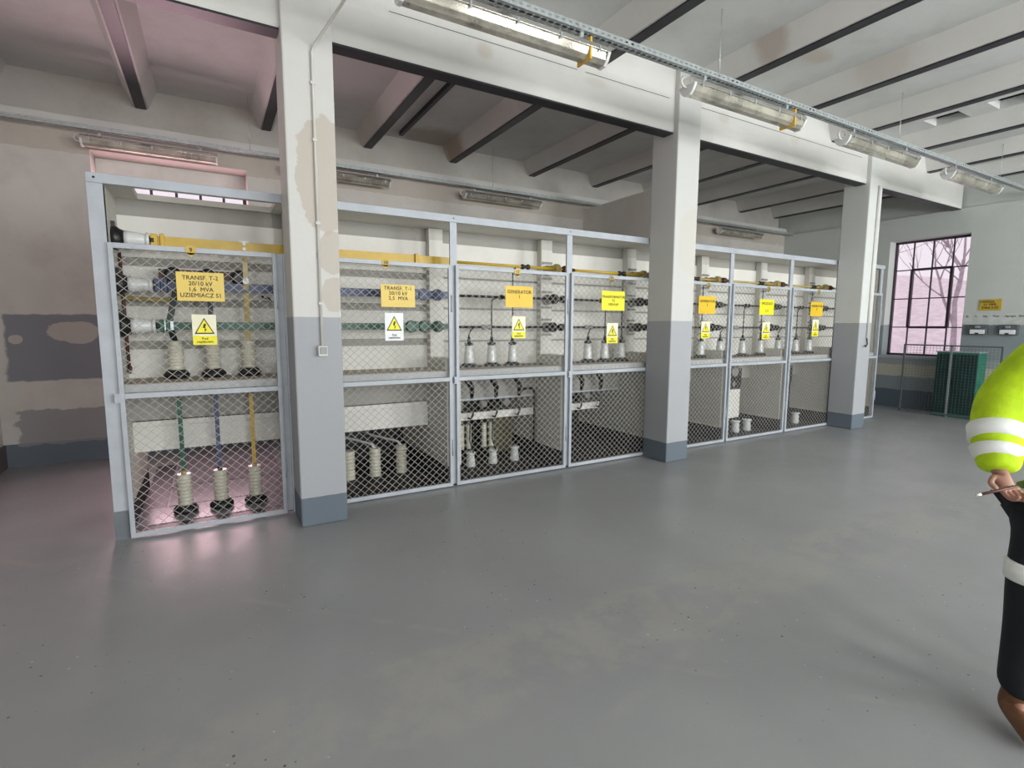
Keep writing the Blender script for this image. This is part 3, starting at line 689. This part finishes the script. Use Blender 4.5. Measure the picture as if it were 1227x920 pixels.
for j, (x, full) in enumerate(((2.47, 1), (2.755, 1), (3.045, 0))):
    t = thing('white_insulator', 'white pot insulator on the black floor of the GENERATOR 1 cell, %s' % ('nearest its door latch', 'the middle one', 'the lone short one')[j], 'insulator', (x, 5.1, .008), 'white pot insulators')
    obj('porcelain_body', MB().lathe((x, 5.20, .008), (0, 0, 1), [(.054, 0), (.056, .02), (.042, .13), (.042, .14), (.056, .145), (.056, .165), (.04, .17)], 18), 'whiteporc', t)
    if full:
        for s in (-.045, .045):
            obj('ribbed_column', MB().lathe((x + s - .02, 5.30, .19), (0, 0, 1), ribbed_profile(.032, .28, 8), 14), 'porcelain', t)
        obj('link_bar', MB().tube([(x, 5.12, .175), (x - .01, 5.2, .30), (x, 5.2, .545)], .009), 'black', t)
t = thing('ribbed_insulator', 'ribbed insulator low in the TRANSFORMATOR cell', 'insulator', (3.90, 5.36, .01))
obj('porcelain_body', MB().lathe((3.90, 5.36, .16), (0, 0, 1), ribbed_profile(.062, .27, 6), 18), 'porcelain', t)
obj('base_flange', MB().lathe((3.90, 5.36, .008), (0, 0, 1), [(.05, 0), (.08, .02), (.06, .15)], 14), 'black', t)
t = thing('cable_conduit', 'black conduit running down the right side of the GENERATOR 1 cell', 'conduit', (3.3, 5.25, .1))
obj('tube', MB().tube([(3.12, 5.155, .84), (3.15, 5.155, .86), (3.27, 5.155, .86), (3.30, 5.16, .82), (3.30, 5.17, .01)], .016), 'black', t)
t = thing('equipment_box', 'small olive metal box behind the GENERATOR 1 cell', 'box', (3.05, 5.7, .02))
obj('housing', MB().box(2.95, 3.28, 5.65, 5.9, .009, .50), mat('olive_box_paint', (.16, .14, .07), .5), t, .005)
obj('lid', MB().box(2.94, 3.29, 5.64, 5.91, .50, .515), mat('olive_lid_paint', (.13, .12, .06), .5), t)
# cells six and seven: compact drive units with white panel
for k, (x0, lab) in {5: (6.72, 'SPRZEGLO'), 6: (8.02, 'GENERATOR 3')}.items():
    t = thing('drive_unit', 'black round-headed drive mechanism hung under the shelf of the %s cell' % lab, 'mechanism', (x0 + .18, 5.1, .6), 'drive mechanisms')
    obj('ring', MB().lathe((x0 + .10, 5.16, .92), (0, -1, 0), [(.10, 0), (.13, .01), (.13, .08), (.10, .09)], 20), 'black', t)
    obj('ring_cover', MB().lathe((x0 + .10, 5.068, .92), (0, -1, 0), [(.085, 0), (.085, .01), (.06, .02)], 20), 'ct', t)
    obj('gear_block', MB().box(x0 - .03, x0 + .24, 5.06, 5.16, .66, .80).box(x0 + .20, x0 + .26, 5.06, 5.16, .70, .96).box(x0 - .05, x0 + 0, 5.06, 5.16, .70, .96), 'black', t, .006)
    obj('gear_mark', MB().box(x0 + .05, x0 + .10, 5.05, 5.06, .69, .77), 'ct', t)
    obj('hanger', MB().box(x0 + .08, x0 + .12, 5.10, 5.14, 1.04, 1.094), 'black', t)
    if k == 5:
        p = thing('cover_panel', 'small white blank panel standing under the drive of the SPRZEGLO cell', 'panel', (x0 + .18, 5.12, .2))
        obj('panel_sheet', MB().box(x0 + .0, x0 + .28, 5.09, 5.11, .20, .64), 'board', p, .003)
        obj('panel_leg', MB().box(x0 + .01, x0 + .04, 5.11, 5.13, .009, .62), 'black', p); obj('panel_leg', MB().box(x0 + .27, x0 + .30, 5.11, 5.13, .009, .66), 'black', p)
    else:
        obj('vertical_conduit', MB().tube([(x0 + .30, 5.12, .70), (x0 + .30, 5.12, .10)], .014), 'black', t)
for j, (x, lab) in enumerate(((6.78, 'left one in the SPRZEGLO cell'), (7.05, 'right one in the SPRZEGLO cell'), (8.30, 'only one in the GENERATOR 3 cell'))):
    t = thing('white_insulator', 'white pot insulator on the black floor, ' + lab, 'insulator', (x, 4.98, .008), 'white pot insulators')
    obj('porcelain_body', MB().lathe((x, 4.98, .008), (0, 0, 1), [(.058, 0), (.062, .02), (.052, .14), (.052, .15), (.068, .155), (.068, .175), (.04, .18)], 18), 'whiteporc', t)
    obj('top_pin', MB().tube([(x, 4.98, .185), (x + .01, 4.98, .24)], .01), 'black', t)

# ------------------------------------------------------------------ cable trays and lamps
def tray(y, z, x0, x1, rods, lab, zc=ZC):
    t = thing('cable_tray', lab, 'cable tray', ((x0 + x1) / 2, y, z))
    mb = MB()
    w = .038; h = .045
    n = int((x1 - x0) / .06)
    for s in (-1, 1):
        yy = y + s * w
        mb.box(x0, x1, yy - .001, yy + .001, z, z + h * .38); mb.box(x0, x1, yy - .001, yy + .001, z + h * .68, z + h)
        for i in range(n): mb.box(x0 + i * .06, x0 + i * .06 + .032, yy - .001, yy + .001, z + h * .38, z + h * .68)
    for a, b in ((-w, -.02), (-.008, .008), (.02, w)): mb.box(x0, x1, y + a, y + b, z, z + .002)
    for i in range(n): mb.box(x0 + i * .06, x0 + i * .06 + .040, y - .02, y + .02, z, z + .0018)
    obj('perforated_channel', mb, 'galv', t)
    for rx in rods:
        obj('hanger_rod', MB().tube([(rx, y, z), (rx, y, zc)], .0035, 6), 'galv', t)
    return t
tray(3.32, 3.765, XL, XE, (.9, 4.04, 7.28, 10.34), 'perforated galvanised cable tray hung in front of the white girder, lamps below')
tray(7.46, 3.70, XL, 6.42, (.54, 3.95), 'perforated cable tray along the back wall above the first four cells')
tray(7.46, 3.70, 6.6, XE, (), 'perforated cable tray along the back wall behind the right-hand cells')
def make_lamp(L, lab, grp):
    t = thing('tube_lamp', lab, 'lamp', (0, 0, 0), grp)
    n = 10
    # shiny reflector housing: half-octagon above, translucent trough below
    def shell(pts, x0, x1): return MB().prism(pts, 'x', x0, x1)
    up_ = [(-.085, 0), (.085, 0), (.080, .035), (.045, .065), (-.045, .065), (-.080, .035)]
    dn_ = [(-.073, -.001), (.073, -.001), (.058, -.052), (.030, -.078), (-.030, -.078), (-.058, -.052)]
    rh = obj('reflector_housing', shell(up_, 0, L), 'lampmetal', t, .003)
    obj('diffuser_trough', shell(dn_, .02, L - .02), 'lampglass', t, .004)
    for x in (0, L - .025):
        obj('end_cap', shell([(a * 1.06, b * 1.06) for a, b in up_[:1] + up_[1:2]] + [(.062, -.055), (.032, -.083), (-.032, -.083), (-.062, -.055)], x, x + .025), 'whiteporc', t)
    for i in range(5):
        x = .10 + (L - .2) * i / 4
        for ys in (-.090, .084): obj('clip', MB().box(x - .006, x + .006, ys, ys + .006, -.02, .022), 'galv', rh)
    for hx in (.2, L - .23): obj('hanger', MB().box(hx, hx + .03, -.01, .01, .06, .12), 'galv', t)
    obj('cable_gland', MB().tube([(-.002, 0, -.02), (-.05, 0, -.015), (-.075, 0, .02), (-.05, .0, .06)], .010, 8), 'whiteporc', t)
    return t
LZ = 3.645
l0 = make_lamp(1.62, 'long unlit tube lamp nearest the camera with yellow tape at its right end', 'tube lamps under the front tray')
l0.location = (1.10, 3.32, LZ + .0)
tp_ = obj('tape', MB().box(1.10 + 1.43, 1.10 + 1.445, 3.32 - .08, 3.32 + .08, LZ - .085, LZ + .07), 'tape', l0, label='yellow tape')
for x, lab in ((3.64, 'unlit tube lamp above the middle column with a yellowed right end'), (6.06, 'unlit tube lamp above the last column, pinkish right half'), (8.62, 'unlit tube lamp farthest along the front tray')):
    c = copy_tree(l0, (x, 3.32, LZ), lab)
    if x > 5:
        for ch in list(c.children):
            if ch.name.startswith('tape'): bpy.data.objects.remove(ch)
for x, lab in ((-1.12, 'dim tube lamp on the back wall tray above the left-end cell'), (1.0, 'dim tube lamp on the back wall tray right of the first column'), (3.45, 'dim tube lamp on the back wall tray above the GENERATOR 1 cell'), (9.3, 'dark tube lamp at the back behind the right-hand cells')):
    c = copy_tree(l0, (x, 7.46, 3.585), lab); c['group'] = 'tube lamps under the back tray'
    c.scale = (.85 if x > 3 else .8, 1, .8)
    for ch in list(c.children):
        if ch.name.startswith('tape'): bpy.data.objects.remove(ch)

# ------------------------------------------------------------------ conduits with small switches on the columns
t = thing('switch_box', 'small grey switch box ending the white conduit on the first column', 'switch', (.74, 4.235, 1.40))
bxb = obj('box_body', MB().box(.705, .775, 4.19, 4.235, 1.355, 1.435), 'conduit', t, .006)
obj('rocker', MB().box(.718, .768, 4.182, 4.191, 1.372, 1.425), 'greypl', bxb, .004)
t = thing('wall_conduit', 'white conduit down the front of the first column', 'conduit', (.745, 4.22, 1.44))
obj('pipe', MB().tube([(.74, 4.222, 1.435), (.742, 4.222, 3.57), (.76, 4.20, 3.62), (.86, 3.75, 3.70), (.93, 3.40, 3.77)], .0105, 8), 'conduit', t)
for z in (1.75, 2.35, 2.95, 3.35): obj('pipe_clip', MB().box(.726, .758, 4.212, 4.236, z, z + .02), 'conduit', t)
t = thing('wall_conduit', 'conduit down the front of the last column ending in a hook', 'conduit', (8.80, 4.22, 1.3))
obj('pipe', MB().tube([(8.79, 4.222, 1.42), (8.80, 4.222, 3.70)], .016, 8), 'conduit', t)
obj('cable_hook', MB().tube([(8.79, 4.222, 1.42), (8.79, 4.21, 1.33), (8.73, 4.20, 1.29), (8.70, 4.20, 1.31)], .009, 8), 'black', t)

# ------------------------------------------------------------------ end wall: yellow plate, meter strip, boxes
t = thing('wall_plate', 'yellow plate with dark writing on the grey-green end wall', 'sign', (11.84, 3.75, 1.9))
obj('sign_plate', MB().box(11.838, 11.848, 3.60, 3.90, 1.89, 2.085), mat('ochre_sign', (.55, .38, .04), .5), t)
lettering('UWAGA      \n23  MPR.\nKabel 5 kV', .052, (11.837, 3.75, 1.99), t, facing='-x', line=.95)
t = thing('meter_strip', 'pale label strip running along the end wall above the two boxes', 'strip', (11.84, 3.5, 1.74))
obj('strip_board', MB().box(11.842, 11.849, 2.4, 4.11, 1.645, 1.835), 'panel', t)
lettering('Sp      Ts      Zas      Pom      Agregat   Sieć', .045, (11.8415, 3.68, 1.79), t, facing='-x')
for y0, lab in ((3.74, 'grey and white breaker box on the end wall beside the window'), (3.335, 'grey and white breaker box on the end wall, nearer the person')):
    t = thing('breaker_box', lab, 'breaker box', (11.84, y0 + .12, 1.46), 'breaker boxes on the end wall')
    hsg = obj('housing', MB().box(11.75, 11.8505, y0, y0 + .245, 1.465, 1.64), 'fence', t, .006)
    obj('cover', MB().box(11.735, 11.751, y0 + .02, y0 + .225, 1.48, 1.555), 'plate', t, .004)
    obj('toggle', MB().box(11.72, 11.751, y0 + .09, y0 + .15, 1.585, 1.62), 'greypl', hsg)
    obj('terminal', MB().box(11.73, 11.751, y0 + .10, y0 + .15, 1.48, 1.50), 'black', hsg)

# green cabinet and the mesh barrier before it
t = thing('green_cabinet', 'green metal cabinet standing behind the low mesh barrier under the window', 'cabinet', (11.55, 3.98, 0))
obj('body', MB().box(11.41, 11.75, 3.69, 4.29, .0, 1.15), 'cabinet', t, .004)
obj('door', MB().box(11.395, 11.41, 3.70, 3.985, .06, 1.12), 'cabshade', t, .003); cdr = obj('door', MB().box(11.395, 11.41, 3.995, 4.28, .06, 1.12), 'cabshade', t, .003)
obj('handle', MB().box(11.375, 11.396, 4.01, 4.03, .55, .68), 'black', cdr)
obj('top_rim', MB().box(11.39, 11.76, 3.68, 4.30, 1.15, 1.165), 'steel', t)
t = thing('mesh_barrier', 'low dark steel barrier with square mesh before the green cabinet', 'barrier', (11.3, 4.05, 0))
s_ = .012
fb = MB()
for y in (4.76, 3.36): fb.box(11.3 - s_, 11.3 + s_, y - s_, y + s_, 0, 1.28)
fb.box(11.3 - s_, 11.3 + s_, 3.36, 4.76, 1.256, 1.28).box(11.3 - s_, 11.3 + s_, 3.36, 4.76, .03, .05)
obj('barrier_frame', fb, 'fence', t)
obj('middle_post', MB().box(11.288, 11.312, 4.027, 4.053, 0, 1.28), mat('barrier_post_paint', (.20, .22, .22), .5), t)
gm = MB()
for i in range(28): gm.box(11.299, 11.301, 3.36 + i * .05, 3.363 + i * .05, .05, 1.26)
for i in range(24): gm.box(11.2985, 11.3005, 3.36, 4.76, .07 + i * .05, .073 + i * .05)
obj('square_mesh', gm, 'fence', t)

# ------------------------------------------------------------------ outside the end window: misty slope and bare trees
hl = MB(); nx, ny = 14, 24
vs = [];
for i in range(nx):
    for j in range(ny):
        x = 13.0 + i * 2.2; y = -12 + j * 2.4
        z = -1.5 + .22 * (x - 13.0) + .5 * math.sin(y * .4 + x * .3)
        vs.append((x, y, z))
hl.add(vs, [(i * ny + j, i * ny + j + 1, (i + 1) * ny + j + 1, (i + 1) * ny + j) for i in range(nx - 1) for j in range(ny - 1)], True)
struct('outside_terrain_hill', hl, 'hill')
def tree(x, y, z, h, seed, lab):
    rnd = random.Random(seed); mb = MB()
    def grow(p, d, L, r, depth):
        if depth == 0 or r < .006: return
        pts = [p]; dd = d.copy(); q = p.copy(); seg = 4
        for i in range(seg):
            dd = (dd + Vector((rnd.uniform(-.18, .18), rnd.uniform(-.18, .18), rnd.uniform(-.05, .15)))).normalized(); q = q + dd * (L / seg); pts.append(q.copy())
        mb.tube(pts, [r * (1 - .45 * i / seg) for i in range(seg + 1)], 5)
        for k in range(3 if depth > 2 else 4):
            b = pts[rnd.randint(2, seg)]
            nd = (dd + Vector((rnd.uniform(-1, 1), rnd.uniform(-1, 1), rnd.uniform(-.3, .6))) * .9).normalized()
            grow(b.copy(), nd, L * rnd.uniform(.55, .8), r * .5, depth - 1)
    grow(Vector((x, y, z)), Vector((0, 0, 1)), h * .36, .11, 7)
    o = obj('bare_tree', mb, 'bark'); tag(o, lab, 'tree', 'bare trees outside the window')
tree(19.5, 8.9, -.4, 8, 3, 'bare tree seen through the middle of the end window')
tree(22.5, 8.0, 0, 9, 11, 'bare tree seen through the right panes of the end window')
tree(23.5, 10.9, 0, 9, 23, 'bare tree seen through the left panes of the end window')

# ------------------------------------------------------------------ person at the right edge
PO = Vector((.966 + 2.18 * .8656, 1.671 - 2.18 * .5007, 0))
ax = Vector((.8656, -.5007, 0)); ay = Vector((-.5007, -.8656, 0))
def W(p): return PO + ax * p[0] + ay * p[1] + Vector((0, 0, p[2]))
per = thing('person', 'person in yellow hi-vis jacket and dark trousers holding a pencil, cut by the frame edge', 'person', PO)
def skin_obj(name, nodes, edges, m, parent, sub=2, root=0):
    """nodes: [(p, rx, ry)], in person space."""
    me = bpy.data.meshes.new(name); off = parent_loc(parent)
    me.from_pydata([W(n[0]) - off for n in nodes], edges, [])
    o = bpy.data.objects.new(name, me); C.objects.link(o); o.parent = parent; me.materials.append(M[m])
    sk = o.modifiers.new('skin', 'SKIN'); sk.use_smooth_shade = True
    lay = me.skin_vertices[0] if me.skin_vertices else None
    if lay is None:
        bpy.context.view_layer.objects.active = o
        lay = me.skin_vertices[0]
    for i, n in enumerate(nodes):
        lay.data[i].radius = (n[1], n[2] if len(n) > 2 else n[1]); lay.data[i].use_root = (i == root)
    sb = o.modifiers.new('sub', 'SUBSURF'); sb.levels = sub; sb.render_levels = sub
    return o
def mirror(p): return (-p[0], p[1], p[2])
# body (continuous): torso, head, legs, arms; right arm (towards the camera's left) ends in a hand with fingers
wr = (-.385, .06, 1.085)
nodes = [((0, 0, .98), .11, .08), ((0, 0, 1.15), .10, .075), ((0, 0, 1.36), .11, .075), ((0, .0, 1.52), .06, .055), ((0, .02, 1.60), .055, .055), ((0, .03, 1.70), .085, .10), ((0, .03, 1.80), .08, .09),
         ((-.10, 0, .90), .085), ((-.165, .03, .52), .058), ((-.132, .0, .13), .028), ((-.15, .03, .055), .022),
         ((.12, 0, .90), .085), ((.14, .0, .52), .058), ((.15, -.02, .13), .028), ((.158, .02, .055), .022),
         ((-.20, 0, 1.47), .045), ((-.315, -.055, 1.27), .036), (wr, .027, .024),
         ((.20, 0, 1.47), .045), ((.28, -.04, 1.22), .036), ((.27, .10, 1.02), .027)]
edges = [(0, 1), (1, 2), (2, 3), (3, 4), (4, 5), (5, 6), (0, 7), (7, 8), (8, 9), (9, 10), (0, 11), (11, 12), (12, 13), (13, 14), (2, 15), (15, 16), (16, 17), (2, 18), (18, 19), (19, 20)]
# hand of the near arm
def add_hand(nodes, edges, wi, w, out, down, curl, toward):
    """w wrist, out = palm direction, down= curl direction, toward = thumb side, all Vectors in person space."""
    o = Vector(w); base = len(nodes)
    palm = o + out * .055
    nodes.append((tuple(palm), .034, .017)); edges.append((wi, base))
    for k, (off, L) in enumerate(((-.030, .072), (-.010, .082), (.010, .076), (.028, .060))):
        p0 = o + out * .088 + toward * (-off)
        d = (out * (1 - curl) + down * curl).normalized()
        p1 = p0 + (out * .8 + down * .3).normalized() * L * .42; p2 = p1 + (out * .35 + down * .9).normalized() * L * .33; p3 = p2 + (down * .8 - out * .35).normalized() * L * .28
        b = len(nodes)
        for p, r in ((p0, .0095), (p1, .0088), (p2, .008), (p3, .007)): nodes.append((tuple(p), r))
        edges += [(base, b), (b, b + 1), (b + 1, b + 2), (b + 2, b + 3)]
    b = len(nodes)
    t0 = o + out * .03 + toward * .032; t1 = t0 + (out * .6 + toward * .7).normalized() * .036; t2 = t1 + (out * .85 + down * .45).normalized() * .030
    for p, r in ((t0, .011), (t1, .0095), (t2, .008)): nodes.append((tuple(p), r))
    edges += [(base, b), (b, b + 1), (b + 1, b + 2)]
out = Vector((.10, .35, -.55)).normalized(); tw = Vector((-.93, .1, -.12)).normalized()
tw = (tw - out * tw.dot(out)).normalized(); dn = out.cross(tw).normalized()
if dn.x < 0: dn = -dn
add_hand(nodes, edges, 17, wr, out, dn, .5, tw)
out2 = Vector((0, .5, -.8)).normalized(); tw2 = Vector((-.9, .3, 0)).normalized(); tw2 = (tw2 - out2 * tw2.dot(out2)).normalized(); dn2 = out2.cross(tw2).normalized()
add_hand(nodes, edges, 20, (.27, .10, 1.02), out2, dn2, .4, tw2)
skin_obj('body', nodes, edges, 'skin', per, 2, 0)
# face details out of frame still built: nose, ears, eyes
def ball(c, r, n=10, sc=(1, 1, 1)):
    mb = MB(); pr = [(r * math.sin(PI * i / n) + 1e-4, -r * math.cos(PI * i / n)) for i in range(n + 1)]
    mb.lathe((0, 0, 0), (0, 0, 1), pr, 12, False)
    for i, v in enumerate(mb.v): mb.v[i] = W((c[0] + v.x * sc[0], c[1] + v.y * sc[1], c[2] + v.z * sc[2]))
    return mb
fc = MB()
for b in (ball((0, .135, 1.73), .018, sc=(.8, 1.2, 1.3)), ball((-.095, .02, 1.73), .03, sc=(.3, .7, 1)), ball((.095, .02, 1.73), .03, sc=(.3, .7, 1)), ball((0, .118, 1.685), .02, sc=(1.3, .4, .4))):
    fc.add(b.v, b.f, True)
obj('face_features', fc, 'skin', per)
ey = MB()
for s in (-1, 1):
    b = ball((s * .035, .118, 1.755), .012); ey.add(b.v, b.f, True)
obj('eyes', ey, 'plate', per)
obj('hair', ball((0, .0, 1.80), .105, sc=(.95, 1.1, .85)), 'hair', per)
# jacket
jn = [((0, 0, .86), .205, .15), ((0, 0, 1.05), .21, .15), ((0, 0, 1.35), .225, .155), ((0, 0, 1.53), .11, .10),
      ((-.215, 0, 1.475), .10), ((-.295, -.05, 1.30), .094), ((-.340, .0, 1.18), .088), ((-.370, .05, 1.10), .072, .068), ((-.380, .065, 1.065), .060, .058),
      ((.215, 0, 1.475), .092), ((.29, -.04, 1.24), .085), ((.28, .06, 1.08), .062)]
skin_obj('jacket', jn, [(0, 1), (1, 2), (2, 3), (2, 4), (4, 5), (5, 6), (6, 7), (7, 8), (2, 9), (9, 10), (10, 11)], 'jacket', per, 3)
skin_obj('trousers', [((0, 0, .93), .165, .12), ((-.105, 0, .84), .105), ((-.155, .035, .62), .098), ((-.150, .03, .46), .088), ((-.130, .0, .12), .080),
                      ((.115, 0, .84), .105), ((.14, .02, .60), .095), ((.14, .0, .46), .085), ((.15, -.02, .12), .080)],
         [(0, 1), (1, 2), (2, 3), (3, 4), (0, 5), (5, 6), (6, 7), (7, 8)], 'trouser', per, 2)
def band(p0, p1, r0_, r1_, nm='reflective_band', sq=1.0):
    a, b = W(p0), W(p1); mb = MB(); d = (b - a)
    mb.lathe(a, d, [(r0_ - .01, 0), (r0_, .002), (r1_, d.length - .002), (r1_ - .01, d.length)], 28, True)
    return obj(nm, mb, 'reflect', per, label='silver-white reflective band')
def lerp(a, b, t): return tuple(a[i] + (b[i] - a[i]) * t for i in range(3))
A_, B_ = (-.30, -.055, 1.285), (-.378, .05, 1.10)
band(lerp(A_, B_, .36), lerp(A_, B_, .62), .0895, .0855)
band(lerp(A_, B_, .76), lerp(A_, B_, .95), .081, .068)
band((-.160, .035, .625), (-.157, .035, .695), .094, .098); band((.14, .02, .625), (.14, .02, .69), .088, .09)
tb = MB()
for z0 in (.93, 1.10):
    n = 28; vs = []; fs = []
    for zz in (z0, z0 + .05):
        for i in range(n): an = 2 * PI * i / n; vs.append(W((.203 * math.cos(an), .142 * math.sin(an), zz)))
    tb.add(vs, [(i, (i + 1) % n, n + (i + 1) % n, n + i) for i in range(n)], True)
obj('reflective_band', tb, 'reflect', per, label='reflective bands around the jacket')
for s, nd in ((-1, [((-.130, .0, .17), .055, .055), ((-.13, -.03, .06), .055, .05), ((-.165, .06, .055), .052, .042), ((-.21, .17, .045), .045, .034)]), (1, [((.15, -.03, .17), .055, .055), ((.15, -.06, .06), .055, .05), ((.16, .03, .055), .052, .042), ((.18, .14, .045), .045, .034)])):
    skin_obj('boot', nd, [(0, 1), (1, 2), (2, 3)], 'boot', per, 2)
# pencil held in the hand
pc = Vector(wr) + out * .075 + tw * .02
pe = thing('pencil', 'dark pencil with pale tip held in the gloved-less hand of the person in hi-vis'.replace('gloved-less ', ''), 'pencil', W(tuple(pc)))
a = W(tuple(pc + Vector((.03, .02, .012)))); b = W(tuple(pc + Vector((-.115, .02, -.022)))); dv = (b - a)
obj('shaft', MB().tube([a, a + dv * .88], .0052, 8), 'pen', pe)
obj('tip', MB().tube([a + dv * .88, b], [.0055, .0035], 8), 'tape2', pe)

# ------------------------------------------------------------------ light
w = bpy.data.worlds.new('world'); SC.world = w; w.use_nodes = True
bg = w.node_tree.nodes['Background']; bg.inputs[0].default_value = (.96, .87, .95, 1); bg.inputs[1].default_value = 1.02
def area(name, loc, rot, sx, sy, power, col):
    l = bpy.data.lights.new(name, 'AREA'); l.shape = 'RECTANGLE'; l.size = sx; l.size_y = sy; l.energy = power; l.color = col
    o = bpy.data.objects.new(name, l); C.objects.link(o); o.location = loc; o.rotation_euler = rot
    return o
for i, (a, b) in enumerate(WR):
    area('daylight_window', ((a + b) / 2, YR - .35, 2.35), (PI / 2, 0, 0), b - a, 2.7, (200, 255, 350, 540)[i], (.965, 1.0, .985))
area('daylight_niche', ((NX0 + NX1) / 2, 8.5, 2.2), (-PI / 2, 0, 0), 1.6, 2.3, 95, (1.0, .62, .70))

SC.view_settings.view_transform = 'Standard'; SC.view_settings.look = 'None'; SC.view_settings.gamma = 1; SC.view_settings.exposure = 0
SC.view_settings.use_curve_mapping = False
